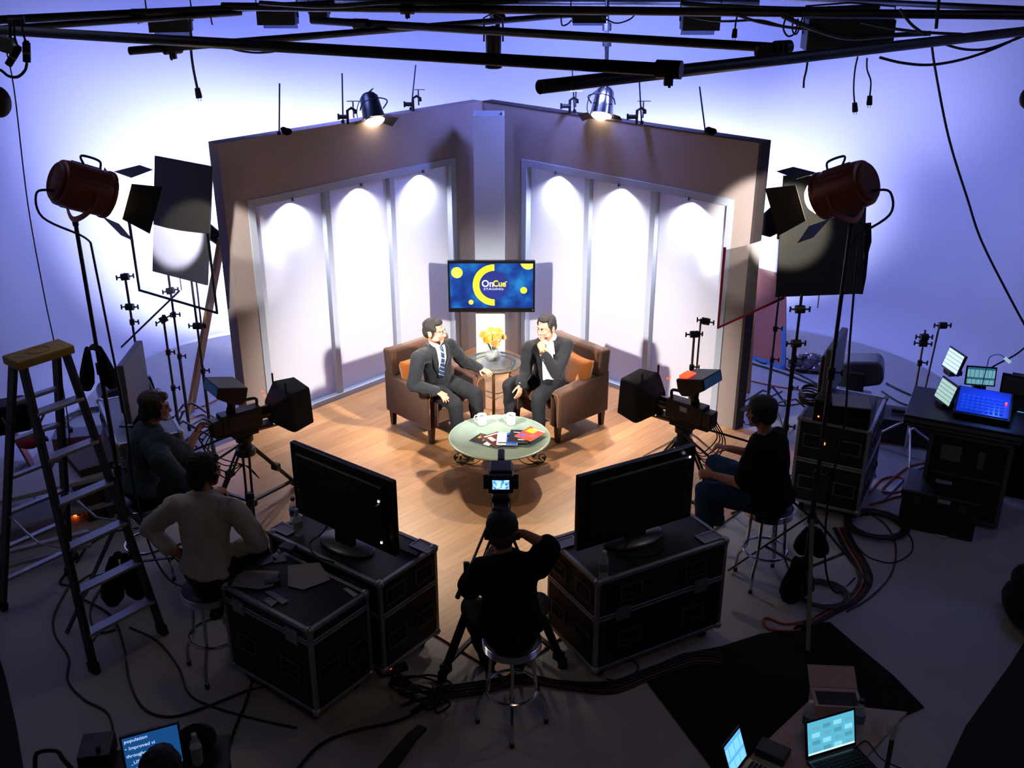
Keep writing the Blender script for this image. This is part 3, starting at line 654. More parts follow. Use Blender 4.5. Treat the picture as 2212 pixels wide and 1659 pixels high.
for k in range(3):
    e, w = J2['elL'], J2['wrL']; q = w.lerp(e, .22 + .06 * k); m = MB(); m.ell(q + V((-.03, -.036, .0)), (.008, .006, .008), n=8, k=6); build_w(m, 'sleeve_button', GOLD, p2['t'])
m = MB(); e, w = J2['elL'], J2['wrL']; d = (w - e).normalized(); m.cyl(w + d * .018, w + d * .032, .034, n=16); build_w(m, 'wristwatch', GOLD, p2['t'])
# ---- crew
TEE = mat('black_cotton_tee', '0a0a0c', .9, var=.2, scale=30, spec=.15); JEAN = mat('blue_denim', '26405e', .9, var=.2, scale=40, spec=.15)
GREY = mat('grey_work_trousers', '3a3838', .9, var=.2, scale=30, spec=.15); WSH = mat('white_cotton_shirt', 'b9b7ae', .85, var=.06, scale=14)
FLOR = mat('teal_patterned_shirt', '2c4048', .85, var=.9, scale=28); DARKT = mat('dark_trousers', '141416', .9, var=.2)
CAPM = mat('black_baseball_cap', '0d0d10', .8, var=.2); BRH = mat('brown_hair', '33231a', .6, var=.4, scale=60, stretch=(1, 1, .25))
# centre camera operator, seen from behind
J3 = joints((-.005, 5.33, .78), (-.02, 5.39, 1.0), (-.045, 5.44, 1.20), (-.06, 5.485, 1.325), (.0, 1, -.18),
    [(.165, 5.43, 1.13), (-.19, 5.42, 1.10)], [Z(1183, 1180, 1.26), (-.27, 5.52, .90)], [Z(1130, 1152, 1.33), (-.17, 5.76, .96)],
    [(.10, 5.37, .77), (-.12, 5.37, .77)], [(.17, 5.70, .66), (-.26, 5.62, .69)], [(.05, 5.82, .12), (-.16, 5.80, .12)], [(.07, 5.98, .055), (-.18, 5.96, .055)])
p3 = person('camera operator in black shirt and cap on the centre stool, back turned, hand behind head', J3, bulk=1.06, hair=BRH, hands={'R': [((-.9, -.25, .15), (.2, .9, 0), (0, 0, -1)), dict(curl=.5)], 'L': [((.1, .9, -.1), (.9, 0, -.2), (0, 0, 1)), dict(curl=.9)]}, vox=.008)
legs_wear(p3, 'trousers', GREY, .012, .008); top_wear(p3, 'black_shirt', TEE, .42, .025, hem=.02, amp=.010, vox=.013, widen=1.14); shoes(p3, SHOE)
def cap(p, mt):
    B, c = p['B'], p['c']; m = MB(); m.lathe([(.098, -.0), (.099, .03), (.088, .07), (.055, .095), (0, .104)], c + B @ V((0, -.018, .045)), B @ M.Rotation(R(6), 4, 'X'), 20, sy=1.12)
    o = build_w(m, 'cap', mt, p['t'], smooth=80); m = MB(); pts = [(.085 * math.cos(R(a)), .06 + .075 * math.sin(R(a)) + .02) for a in range(0, 181, 15)]
    m.prism(pts, .004, M.Translation(c + B @ V((0, 0, .052))) @ B @ M.Rotation(R(-10), 4, 'X')); build_w(m, 'cap_peak', mt, o)
cap(p3, CAPM); headset(p3, True, -1, .128)
# man in the white shirt
J4 = joints((-2.03, 5.87, .80), (-2.02, 5.91, 1.09), (-2.005, 5.955, 1.325), (-1.99, 5.985, 1.475), (.62, .75, -.12),
    [Z(502, 1098, 1.26), Z(382, 1092, 1.26)], [Z(560, 1172, 1.0), Z(322, 1143, 1.0)], [Z(512, 1187, .93), Z(366, 1187, .93)],
    [(-1.96, 5.82, .80), (-2.10, 5.92, .80)], [(-1.745, 6.13, .80), (-2.06, 6.27, .70)], [(-1.70, 6.15, .42), (-2.04, 6.02, .42)], [(-1.60, 6.24, .36), (-2.0, 6.12, .33)])
J4['rh'] = V((.77, -.62, 0)).normalized()
p4 = person('man in white shirt with hands on hips, sitting on a stool at the left', J4, bulk=1.02, hair=HAIRD, hstyle='full', hands={'R': [((-.55, .3, -.6), (-.5, -.3, 0), (.3, .5, .6)), dict(curl=.4)], 'L': [((.55, .3, -.5), (.5, -.3, 0), (-.3, .5, .6)), dict(curl=.4)]}, vox=.008)
top_wear(p4, 'white_shirt', WSH, .96, .020, hem=-.01, amp=.014, vox=.011, widen=1.06); legs_wear(p4, 'trousers', DARKT, .013, .007); shoes(p4, SHOE)
m = MB(); nb = J4['neck']; m.lathe([(.066, -.01), (.070, .02), (.064, .045), (.060, .045), (.062, -.01)], nb, basis(J4['rc'], J4['look']), 18); build_w(m, 'shirt_collar', WSH, p4['t'], smooth=70); headset(p4, False)
# camera operator on the left
J5 = joints((-2.84, 7.03, .80), (-2.78, 7.07, 1.07), (-2.72, 7.10, 1.27), (-2.675, 7.12, 1.405), (.86, .42, -.12),
    [Z(352, 1000, 1.18), Z(352, 958, 1.22)], [Z(398, 1052, .99), Z(400, 985, 1.05)], [Z(462, 1062, .93), Z(424, 935, 1.16)],
    [(-2.79, 6.95, .79), (-2.90, 7.11, .79)], [(-2.42, 7.12, .76), (-2.56, 7.38, .76)], [(-2.46, 7.22, .30), (-2.62, 7.46, .30)], [(-2.34, 7.30, .25), (-2.50, 7.54, .25)])
p5 = person('camera operator in patterned teal shirt behind the left studio camera', J5, bulk=1.08, hair=BRH, hstyle='full', hands={'R': [((.8, .5, -.2), (-.2, .1, -1), (-.5, .8, 0)), dict(curl=.7)], 'L': [((.35, .3, .6), (.8, -.3, -.3), (0, 0, 1)), dict(curl=.8)]}, vox=.008)
top_wear(p5, 'patterned_shirt', FLOR, .46, .024, hem=.0, amp=.010, vox=.012, widen=1.16); legs_wear(p5, 'trousers', DARKT, .014, .007); shoes(p5, SHOE); headset(p5, True, 1)
# camera operator on the right
J6 = joints((1.95, 6.90, .78), (1.92, 6.93, 1.05), (1.875, 6.96, 1.27), (1.835, 6.985, 1.42), (-.80, .58, -.12),
    [Z(1672, 985, 1.20), Z(1608, 990, 1.20)], [Z(1712, 1040, .98) - V((.12, -.1, 0)), Z(1598, 1040, .96)], [Z(1562, 975, 1.02), Z(1532, 1028, .92)],
    [(2.02, 6.98, .77), (1.88, 6.84, .77)], [Z(1545, 1003, .76), Z(1524, 1062, .76)], [Z(1545, 1120, .36), Z(1520, 1180, .36)], [Z(1515, 1122, .31), Z(1490, 1182, .31)])
J6['elR'] = V((1.99, 7.12, .98)); J6['shR'] = V((1.98, 7.04, 1.19)); J6['wrR'] = Z(1572, 968, 1.02); J6['shL'] = V((1.80, 6.85, 1.18)); J6['elL'] = Z(1606, 1046, .95); J6['wrL'] = Z(1540, 1026, .92)
J6['rc'] = (J6['shR'] - J6['shL']).normalized()
p6 = person('camera operator in black shirt and jeans behind the right studio camera', J6, bulk=1.12, hair=HAIRD, hands={'R': [((-.85, .1, .2), (0, 0, -1), (-.2, -.9, 0)), dict(curl=.8)], 'L': [((-.8, .25, .0), (.2, .5, -.6), (.2, .8, .3)), dict(curl=.8)]}, vox=.008)
top_wear(p6, 'black_shirt', TEE, .40, .026, hem=.03, amp=.010, vox=.013, widen=1.16); legs_wear(p6, 'jeans', JEAN, .016, .008); shoes(p6, SHOE); cap(p6, CAPM); headset(p6, True, -1, .125)
# the prompter operator, only the head and shoulders reach into the picture
J7 = joints((-1.72, 3.35, .60), (-1.69, 3.45, .86), (-1.655, 3.56, 1.08), (-1.63, 3.62, 1.22), (-.25, 1, -.3),
    [(-1.46, 3.58, 1.0), (-1.86, 3.54, 1.0)], [(-1.40, 3.68, .84), (-1.95, 3.64, .84)], [(-1.52, 3.86, .80), (-1.84, 3.86, .80)],
    [(-1.64, 3.38, .60), (-1.80, 3.38, .60)], [(-1.58, 3.78, .58), (-1.88, 3.78, .58)], [(-1.58, 3.74, .14), (-1.88, 3.74, .14)], [(-1.58, 3.9, .06), (-1.88, 3.9, .06)])
J7 = {k: (v + V((.045, .02, -.03)) if k not in ('look', 'rh', 'rc') else v) for k, v in J7.items()}
p7 = person('dark silhouetted head of the person seated in front of the blue prompter laptop', J7, hair=HAIRD, hstyle='full', hands={'R': [((-.3, 1, -.1), (0, 0, -1), (-1, 0, 0)), dict(curl=.3)], 'L': [((.3, 1, -.1), (0, 0, -1), (1, 0, 0)), dict(curl=.3)]}, vox=.009, eyes=False)
top_wear(p7, 'black_shirt', TEE, .9, .02, amp=.008, vox=.014); legs_wear(p7, 'trousers', DARKT, vox=.016); shoes(p7, SHOE)
# ================================================================ road cases, monitors, stools
HND = mat('dull_zinc_handle', '6c6e74', .5, .8, var=.2, scale=30)
def road_case(label, corner, long_dir, L, D, H, name='road_case', z0=.11, split=None, ends=True, group='road cases', body=CASE, handles_long=2, castors=True, inset=None, latches=2):
    """corner = near corner of the plan; the long side runs along long_dir, the depth to its right hand side seen from above"""
    ld = V((long_dir[0], long_dir[1], 0)).normalized(); rz = math.atan2(ld.y, ld.x)
    t = thing(name, label, 'road case', (corner[0], corner[1], 0), rz, group)
    s = 1 if inset is None else inset                     # +1: depth towards local +y, -1: towards -y
    C = lambda x, y, z: V((x, y * s, z))
    m = MB(); m.box(C(L / 2, D / 2, z0 + H / 2), (L - .012, D - .012, H - .012)); m.build('body', body, t)
    w = .028; m = MB(); e = w / 2
    for y in (0, D):
        for z in (z0, z0 + H): m.box(C(L / 2, y + (e if y == 0 else -e), z + (e if z == z0 else -e)), (L, w, w))
    for x in (0, L):
        for z in (z0, z0 + H): m.box(C(x + (e if x == 0 else -e), D / 2, z + (e if z == z0 else -e)), (w, D, w))
        for y in (0, D): m.box(C(x + (e if x == 0 else -e), y + (e if y == 0 else -e), z0 + H / 2), (w, w, H))
    for q in (split or []):
        z = z0 + H * q
        for k in (-.012, .012):
            m.box(C(L / 2, .001, z + k), (L - .05, .008, .016)); m.box(C(L / 2, D - .001, z + k), (L - .05, .008, .016))
            m.box(C(.001, D / 2, z + k), (.008, D - .05, .016)); m.box(C(L - .001, D / 2, z + k), (.008, D - .05, .016))
    m.build('edge_trim', ALU, t, bevel=.003)
    for x in (0, L):
        for y in (0, D):
            for z in (z0, z0 + H): m = MB(); m.ell(C(x + (.016 if x == 0 else -.016), y + (.016 if y == 0 else -.016), z + (.012 if z == z0 else -.012)), (.032,) * 3, n=10, k=6); m.build('ball_corner', ALU, t)
    bands = [z0] + [z0 + H * q for q in (split or [])] + [z0 + H]
    def handle(c, ux, nrm):
        c = V(c); ux = V(ux); nrm = V(nrm); f = M(((ux.x, 0, nrm.x, c.x), (ux.y, 0, nrm.y, c.y), (0, 1, 0, c.z), (0, 0, 0, 1)))
        m = MB(); a, b = .085, .058
        for p, q, ww, hh in ((0, b, 2 * a + .02, .012), (0, -b, 2 * a + .02, .012), (a, 0, .012, 2 * b), (-a, 0, .012, 2 * b)): m.add([f @ V((p + i * ww / 2, q + j * hh / 2, k)) for k in (0, .006) for j in (-1, 1) for i in (-1, 1)], [(0, 2, 3, 1), (4, 5, 7, 6), (0, 1, 5, 4), (2, 6, 7, 3), (0, 4, 6, 2), (1, 3, 7, 5)])
        h = m.build('recessed_handle', HND, t); m = MB(); m.tube([f @ V(p) for p in ((-.06, .02, .004), (-.055, -.01, .014), (.055, -.01, .014), (.06, .02, .004))], .007, 6); m.build('grip', RUB, h)
    for i in range(len(bands) - 1):
        zc = (bands[i] + bands[i + 1]) / 2
        if bands[i + 1] - bands[i] < .14: continue
        for k in range(handles_long): x = L * (k + .5) / handles_long if handles_long > 1 else L / 2; handle(C(x, -.002, zc), (1, 0, 0), C(0, -1, 0))
        for x, nx in ((-.002, -1), (L + .002, 1)):
            for y in ((D * .25, D * .75) if D > .5 else (D / 2,)): handle(C(x, y, zc), (0, 1, 0), (nx, 0, 0))
    for q in (split or []):
        for k in range(latches):
            m = MB(); x = L * (.2 + .6 * k / max(1, latches - 1)); m.box(C(x, -.004, z0 + H * q), (.11, .01, .10)); m.cyl(C(x, -.006, z0 + H * q), C(x, -.016, z0 + H * q), .02, n=12); m.build('latch', ALU, t)
    if castors:
        for x in (.10, L - .10):
            for y in (.09, D - .09):
                m = MB(); m.cyl(C(x - .016, y, .045), C(x + .016, y, .045), .045, n=14); c = m.build('castor', RUB, t); m = MB(); m.box(C(x, y, z0 - .02), (.06, .05, .03)); m.build('castor_fork', STEEL, c)
    return t
dl = V((-.80, .60, 0)); dd = V((.60, .80, 0))
road_case('black road case with papers on top, in front of the left monitor case', (-1.24, 5.262), dl, .84, .52, .655, split=[.84], inset=-1)
road_case('tall black road case under the left monitor', (-.857, 5.675), dl, 1.07, .57, .71, split=[.62], inset=-1)
rl = V((.875, .485, 0))
road_case('black road case carrying the right monitor', (.551, 5.675), rl, 1.08, .62, .725, split=[.58], inset=1)
rk = V((.885, -.46, 0)).normalized()
road_case('tall two drawer rack case with four chrome handles at the right', (2.43, 8.03), rk, .60, .78, .80, split=[.52], inset=1, name='rack_case', z0=.10, group='rack cases', handles_long=2, latches=0)
def monitor(label, a, b, z0, z1, zb, depth_side, led):
    a, b = V(a), V(b); c = (a + b) / 2; d = (b - a).normalized(); rz = math.atan2(d.y, d.x); W = (b - a).length; H = z1 - z0
    t = thing('monitor', label, 'monitor', (c.x, c.y, zb), rz, 'floor monitors'); s = depth_side; zc = (z0 + z1) / 2 - zb
    m = MB(); m.box((0, 0, zc), (W, .045, H)); h = m.build('housing', BLKG, t, bevel=.008)
    m = MB(); m.box((0, -s * .03, zc - .01), (W * .86, .05, H * .84), taper=1); m.build('back_cover', mat('monitor_back_plastic', '0b0b0d', .5, var=.15, scale=20), t, bevel=.02)
    m = MB(); m.box((0, s * .0235, zc + .006), (W - .05, .002, H - .06)); m.build('screen', mat('monitor_screen', '101624', .15, em=.25, emc='20304e', var=.0), t)
    m = MB(); m.box((0, -s * .012, (z0 - zb) / 2 + .04), (.16, .05, z0 - zb + .1)); m.build('neck', BLK, t, bevel=.006)
    m = MB(); m.lathe([(0, .0), (.5, .0), (.5, .010), (.47, .018), (0, .022)], (0, 0, .002), n=40, sx=.46, sy=.27); m.build('base', mat('grey_monitor_base', '5a5a62', .3, .3), t, smooth=60)
    for x in (-1, 1): m = MB(); m.tube([(x * W * .40, -s * .05, zc + .1), (x * W * .40, -s * .085, zc + .1), (x * W * .40, -s * .085, zc - .05), (x * W * .40, -s * .05, zc - .05)], .01, 6); m.build('carry_handle', BLK, t)
    for x, z in led: m = MB(); m.box((x * W, -s * .057, zc + z * H), (.012, .006, .012)); m.build('status_led', mat('white_led', 'dff0ff', .3, em=6, emc='cfe6ff'), t)
    m = MB(); m.tube(spline([(-.05, -s * .06, zc - .12), (-.10, -s * .12, .12), (-.2, -s * .16, .012), (-.05, -s * .24, .008), (.1, -s * .22, .008)], 5), .006, 5); m.build('power_cable', CAB, t)
monitor('large flat monitor on the left road case, seen from behind', (-1.515, 6.445), (-.75, 5.87), .915, 1.475, .822, 1, [(.40, .22), (.405, -.33)])
monitor('large flat monitor on the right road case, seen from behind', (.424, 5.99), (1.257, 6.45), .88, 1.447, .837, 1, [(.42, .40)])
# ---- bar stools
VIN = mat('black_vinyl_seat', '111114', .4, var=.15)
def stool(label, loc, rz, h=.74, chrome=CHR):
    t = thing('bar_stool', label, 'stool', loc, rz, 'bar stools')
    m = MB(); m.lathe([(.165, h - .075), (.178, h - .06), (.178, h - .01), (.15, h + .008), (0, h + .012)], n=32); m.build('seat', VIN, t, smooth=50)
    m = MB()
    for k in range(4): m.tube([(.180 * math.cos(a), .180 * math.sin(a), h - .062 + k * .014) for a in [R(12) * i for i in range(30)]], .0065, 6, closed=True)
    m.build('seat_band', chrome, t)
    for k in range(4):
        a = R(45 + 90 * k); c, s = math.cos(a), math.sin(a); P = lambda r, z: (r * c, r * s, z)
        m = MB(); m.tube([P(.13, h - .07), P(.150, .30)] + [P(.152 + .012 * i, .27 - .022 * i) for i in range(5)] + [P(.218, .14), P(.222, .012)], .0125, 8); l = m.build('leg', chrome, t)
        m = MB(); m.cyl(P(.222, 0), P(.222, .03), .016, n=10); m.build('rubber_foot', RUB, l)
    m = MB(); m.tube([(.168 * math.cos(a), .168 * math.sin(a), .285) for a in [R(10) * i for i in range(36)]], .011, 8, closed=True); m.build('foot_ring', chrome, t)
    return t
s0 = stool('chrome bar stool under the centre camera operator', (0, 5.325, 0), R(45), .675)
dup(s0, (-2.03, 5.88, 0), R(38), 'chrome bar stool under the man in the white shirt')
dup(s0, (-2.86, 7.03, 0), R(20), 'bar stool under the operator of the left camera')
dup(s0, (1.965, 6.94, 0), R(10), 'bar stool under the operator of the right camera')
# ---- water bottles
PET_ = mat('clear_plastic', 'd6e2e8', .08, var=0, alpha=.32, spec=.8)
def bottle(label, loc, cap_c='e8e8ec', lab='4c7fa0', s=1.0):
    t = thing('water_bottle', label, 'bottle', loc, random.random() * 6, 'water bottles'); t.scale = (s,) * 3
    m = MB(); m.lathe([(.028, 0), (.032, .006), (.032, .05), (.030, .06), (.032, .07), (.032, .125), (.027, .155), (.014, .18), (.013, .195), (0, .195)], n=18); m.build('bottle_body', PET_, t, smooth=50)
    m = MB(); m.lathe([(.0325, .068), (.0325, .122)], n=18); m.build('paper_band', mat('label_' + lab, lab, .5), t)
    m = MB(); m.lathe([(.0155, .188), (.0155, .208), (.014, .211), (0, .211)], n=14); m.build('cap', mat('cap_' + cap_c, cap_c, .4), t)
bottle('blue banded water bottle with dark cap at the far end of the left monitor case', Z(637, 1130, .822) , '15161a', '3f7f96')
bottle('clear water bottle behind the left monitor, next to the blue banded bottle', Z(645, 1156, .822), 'c8ccd2', '9fb0b8')
bottle('water bottle at the near corner of the right monitor case', Z(1303, 1250, .837), 'b8c4cc', '5a6a76')
# ---- papers and tape on the near left case
def sheet(label, px, z, mt, name='paper_sheet', h=.002, grp='papers on the left road case', cat='paper'):
    pts = [Z(x, y, z) for x, y in px]; c = sum(pts, V((0, 0, 0))) / len(pts); m = MB(c); a = 0
    q = [(p.x, p.y) for p in pts]; m.prism(q, h, M.Translation((0, 0, z))); o = m.build(name, mt); return tag(o, label, cat, grp)
zt = .766
GP = mat('grey_white_paper', 'a8a8b4', .85, var=.04)
sheet('white paper sheet lying near the right edge of the left road case', [(622, 1222), (690, 1215), (714, 1252), (688, 1262), (655, 1274), (622, 1266)], zt + .001, GP)
sheet('pale paper sheet lying beside the man in the white shirt', [(520, 1232), (604, 1234), (590, 1266), (560, 1273), (498, 1266)], zt + .001, GP)
sheet('blue tinted leaflet on the far corner of the left road case', [(540, 1208), (578, 1196), (600, 1210), (565, 1222)], zt + .001, mat('blue_leaflet', '5a6a94', .7, var=.4, scale=40))
sheet('small printed card leaning by the far edge of the left road case', [(588, 1200), (616, 1196), (620, 1212), (592, 1216)], zt + .001, mat('printed_card', '7c8498', .7, var=.5, scale=60))
sheet('white label tape strip stuck on the left road case top', [(571, 1278), (586, 1276), (624, 1298), (610, 1305)], zt + .0005, GP, 'label_tape', .001)
sheet('short white tape piece stuck on the left road case top', [(568, 1296), (580, 1289), (600, 1300), (586, 1310)], zt + .0005, GP, 'label_tape', .001)
sheet('small tape strip at the right corner of the left road case top', [(741, 1272), (750, 1270), (774, 1284), (764, 1290)], zt + .0005, GP, 'label_tape', .001)
c = Z(588, 1255, zt + .006); m = MB(); m.box((0, 0, 0), (.10, .05, .012)); o = m.build('phone', BLKG, bevel=.004); o.location = c; o.rotation_euler = (0, 0, .3); tag(o, 'small black phone between the two paper sheets', 'phone')
c = Z(622, 1182, .822 + .018); m = MB(); m.box((0, 0, 0), (.11, .075, .03)); o = m.build('power_adapter', mat('grey_adapter_plastic', '3c4050', .5), bevel=.008); o.location = c; o.rotation_euler = (0, 0, -.4); tag(o, 'dark grey adapter box on the rim of the left monitor case', 'adapter')
t = thing('remote_control', 'slim remote control on the left monitor case beside the screen', 'remote', Z(880, 1193, .822), R(-35))
m = MB(); m.box((0, 0, .010), (.19, .045, .018)); m.build('body', BLKG, t, bevel=.005); m = MB()
for i in range(5):
    for j in (-1, 0, 1): m.box((-.06 + i * .028, j * .012, .0205), (.012, .007, .003))
m.build('buttons', mat('grey_buttons', '7c8088', .5), t)
# recessed dishes on the monitor case tops
def dish(label, px, z, rz): 
    c = Z(*px, z); t = thing('butterfly_dish', label, 'case fitting', (c.x, c.y, z), rz, 'metal dishes let into the case tops')
    m = MB(); 
    for p, q, w, h in ((0, .05, .17, .012), (0, -.05, .17, .012), (.08, 0, .012, .10), (-.08, 0, .012, .10)): m.box((p, q, .003), (w, h, .006))
    m.build('rim', ALU, t); m = MB(); m.box((0, 0, .0015), (.15, .09, .002)); m.build('plate', STEEL, t)
dish('metal dish in the left case top by the water bottles', (615, 1143), .82, R(-37)); dish('metal dish in the left case top right of the screen', (915, 1180), .82, R(-37))
dish('metal dish in the right case top at its left corner', (1222, 1172), .836, R(29)); dish('metal dish in the right case top at its right end', (1532, 1160), .836, R(29))
# ================================================================ studio cameras
CAMB = mat('black_camera_plastic', '101215', .45, var=.2, scale=25); CAMG = mat('dark_camera_panel', '1a2026', .5, var=.3, scale=30)
REDL = mat('red_led', 'ff3a1c', .3, em=8, emc='ff2a10', var=0)
VFM = mat('lit_viewfinder', '0a1420', .2, em=1.5)
def vfm():
    nt = VFM.node_tree; N = nt.nodes; b = N['Principled BSDF']; tc = N.new('ShaderNodeTexCoord'); no = N.new('ShaderNodeTexNoise'); no.inputs['Scale'].default_value = 38; no.inputs['Detail'].default_value = 3
    nt.links.new(tc.outputs['Object'], no.inputs['Vector']); cr = N.new('ShaderNodeValToRGB'); e = cr.color_ramp.elements; e[0].position = .38; e[0].color = col('1c58b0'); e[1].position = .6; e[1].color = col('a8e0ff')
    nt.links.new(no.outputs['Fac'], cr.inputs[0]); nt.links.new(cr.outputs[0], b.inputs['Emission Color'])
vfm()
def tripod(t, zh, legs, spread=.32):
    for a, L in legs:
        c, s = math.cos(a), math.sin(a); top = V((.07 * c, .07 * s, zh - .05)); foot = V((L * c, L * s, .02)); sd = V((-s, c, 0)) * .026; mid = top.lerp(foot, .5)
        m = MB(); m.cyl(top + sd, foot + sd * .8, .011, n=8); m.cyl(top - sd, foot - sd * .8, .011, n=8); m.cyl(mid, foot, .010, n=8); l = m.build('tripod_leg', mat('tripod_tube', '2a2c30', .35, .6), t)
        
        for q, hh in ((mid, .06), (top.lerp(foot, .93), .05)): m = MB(); m.box(q, (.075, .05, hh), a + math.pi / 2); m.build('leg_clamp', BLK, l, bevel=.005)
        m = MB(); m.cyl(foot - V((0, 0, .02)), foot + V((0, 0, .05)), .035, .028, n=10); m.build('rubber_foot', RUB, l)
    m = MB()
    for a, L in legs: c, s = math.cos(a), math.sin(a); m.beam((.03 * c, .03 * s, .14), (L * .86 * c, L * .86 * s, .10), .03, .022)
    m.cyl((0, 0, .11), (0, 0, .17), .05, n=12); m.build('spreader', BLK, t)
    m = MB(); m.lathe([(.085, zh - .09), (.085, zh - .04), (.06, zh - .03), (.05, zh + .03), (.075, zh + .04), (.075, zh + .09), (.05, zh + .10)], n=18); m.box((0, 0, zh + .11), (.12, .22, .025)); m.build('fluid_head', BLK, t, smooth=40)
def studio_camera(label, loc, rz, zh, legs, prompter=True, bars=(), vf='hood', tally=False, tilt=0, leds=()):
    """lens looks along local +y"""
    t = thing('studio_camera', label, 'studio camera', loc, rz, 'studio cameras on tripods'); tripod(t, zh, legs)
    z = zh + .125
    m = MB(); m.box((0, 0, z + .012), (.10, .50, .02)); m.build('base_plate', BLK, t)
    m = MB(); m.box((0, -.02, z + .115), (.125, .36, .17)); m.box((0, -.23, z + .10), (.115, .10, .14)); b = m.build('camera_body', CAMB, t, bevel=.012)
    m = MB(); m.box((.0640, .0, z + .12), (.004, .28, .12)); m.box((-.0640, .0, z + .12), (.004, .28, .12)); m.build('side_panel', CAMG, b, bevel=.001)
    m = MB(); m.tube(spline([(0, .14, z + .20), (0, .13, z + .265), (0, -.02, z + .27), (0, -.10, z + .255), (0, -.12, z + .20)], 5), .013, 8); m.build('top_handle', CAMB, t)
    m = MB(); m.cyl((0, .15, z + .12), (0, .24, z + .12), .052, .058, n=20); m.cyl((0, .24, z + .12), (0, .33, z + .12), .06, .07, n=20); m.build('lens', BLKG, t)
    if vf == 'hood':
        m = MB(); rt = M.Translation((0, -.12, z + .40)) @ M.Rotation(R(-14), 4, 'X')
        pr = [(-.125, .075), (-.125, -.02), (.02, -.075), (.10, -.075), (.13, -.03), (.13, .075)]
        m.prism(pr, .30, rt @ M.Translation((-.15, 0, 0)) @ M(((0, 0, 1, 0), (1, 0, 0, 0), (0, 1, 0, 0), (0, 0, 0, 1)))); v = m.build('viewfinder', CAMB, t, bevel=.01)
        m = MB(); m.add([rt @ V((x * .13, -.126, .025 + q * .04)) for x, q in ((-1, -1), (1, -1), (1, 1), (-1, 1))], [(0, 1, 2, 3)]); m.build('viewfinder_screen', mat('dim_viewfinder', '1c2c44', .2, em=.3, emc='22406c'), v)
        m = MB(); m.cyl((0, -.08, z + .20), (0, -.08, z + .34), .028, .04, n=12); m.build('viewfinder_arm', CAMB, v)
        if tally: m = MB(); m.box(rt @ V((-.06, .07, .083)), (.13, .08, .022)); m.build('tally_light', mat('tally_red', 'ff5a30', .3, em=3.5, emc='ff3418'), v)
    else:
        m = MB(); m.box((0, -.10, z + .30), (.17, .20, .135)); m.box((0, -.07, z + .37), (.15, .16, .02)); m.box((0, .12, z + .345), (.05, .16, .05)); v = m.build('viewfinder', CAMB, t, bevel=.012)
        m = MB(); m.box((0, -.196, z + .305), (.145, .02, .105)); m.build('screen_bezel', BLKG, v, bevel=.004)
        m = MB(); m.box((0, -.2068, z + .305), (.112, .002, .068)); m.build('viewfinder_screen', VFM, v)
        for s in (-1, 1):
            for q in (.335, .295, .262): m = MB(); m.cyl((s * .085, -.15, z + q), (s * .118, -.155, z + q), .017, n=12); m.build('knob', RUB, v)
            m = MB(); m.tube(spline([(s * .085, -.12, z + .33), (s * .115, -.12, z + .30), (s * .10, -.10, z + .22)], 4), .006, 5); m.build('bracket', BLK, v)
    if prompter:
        y0, y1 = .24, .56; a, c0 = .18, z + .10
        vs = [(-.075, y0, c0 - .075), (.075, y0, c0 - .075), (.075, y0, c0 + .085), (-.075, y0, c0 + .085), (-a, y0 + .14, c0 - .17), (a, y0 + .14, c0 - .17), (a, y0 + .14, c0 + .20), (-a, y0 + .14, c0 + .20), (-a * 1.02, y1, c0 - .12), (a * 1.02, y1, c0 - .12), (a * .86, y1, c0 + .20), (-a * .86, y1, c0 + .20)]
        m = MB(); m.add(vs, [(3, 2, 1, 0), (0, 1, 5, 4), (1, 2, 6, 5), (2, 3, 7, 6), (3, 0, 4, 7), (4, 5, 9, 8), (5, 6, 10, 9), (6, 7, 11, 10), (7, 4, 8, 11)])
        h = m.build('prompter_hood', mat('black_prompter_fabric', '121419', .8, var=.3, scale=12), t, bevel=.018)
        m = MB(); m.add([(-a * .9, y0 + .16, c0 - .1), (a * .9, y0 + .16, c0 - .1), (a * .8, y1 - .02, c0 + .16), (-a * .8, y1 - .02, c0 + .16)], [(0, 1, 2, 3)]); m.build('beam_splitter_glass', mat('prompter_glass', '9fb0b8', .03, var=0, alpha=.25), h)
        m = MB(); m.box((0, y0 + .20, c0 - .135), (.28, .20, .03)); m.build('prompter_monitor', CAMB, h, bevel=.008)
        for x in (-.13, .12): m = MB(); m.box((x, y0 + .12, c0 + .12), (.012, .012, .34)); m.build('upright_rod', BLK, h)
        for x, y, q in leds: m = MB(); m.box((x, y0 + y, c0 + q), (.012, .006, .014)); m.build('status_led', REDL, h)
        m = MB(); m.beam((-.04, -.1, z - .005), (-.04, y0 + .34, z - .02), .014, .014); m.beam((.04, -.1, z - .005), (.04, y0 + .34, z - .02), .014, .014); m.build('support_rods', STEEL, t)
    for k, (x, y, q, gx, gy, gz) in enumerate(bars):
        m = MB(); p = V((x, -.06, zh + .07)); e = V((x + gx, -.06 + gy, zh + .07 + gz)); m.cyl(p, e, .010, n=8); o = m.build('pan_bar', BLK, t); d = (e - p).normalized()
        m = MB(); m.cyl(e - d * .02, e + d * .12, .017, n=10); m.box(e - d * .04, (.05, .04, .05)); m.build('grip', RUB, o)
        if q: m = MB(); u = V((0, .3, .9)).normalized(); m.cyl(e - d * .1, e - d * .1 + u * .09, .019, .022, n=10); m.build('zoom_demand', CAMB, o, bevel=.004)
    m = MB()
    for k in range(4): m.tube(spline([(.03 * (k - 1.5), -.27, z + .08), (.05 * (k - 1.5), -.36, z - .04 * k), (.04 * k - .04, -.22, z - .20 - .05 * k), (.06, -.05, zh - .16), (.05 * k - .05, .05, zh - .30)], 5), .0055, 5)
    m.build('cable_loom', CAB, t)
    return t
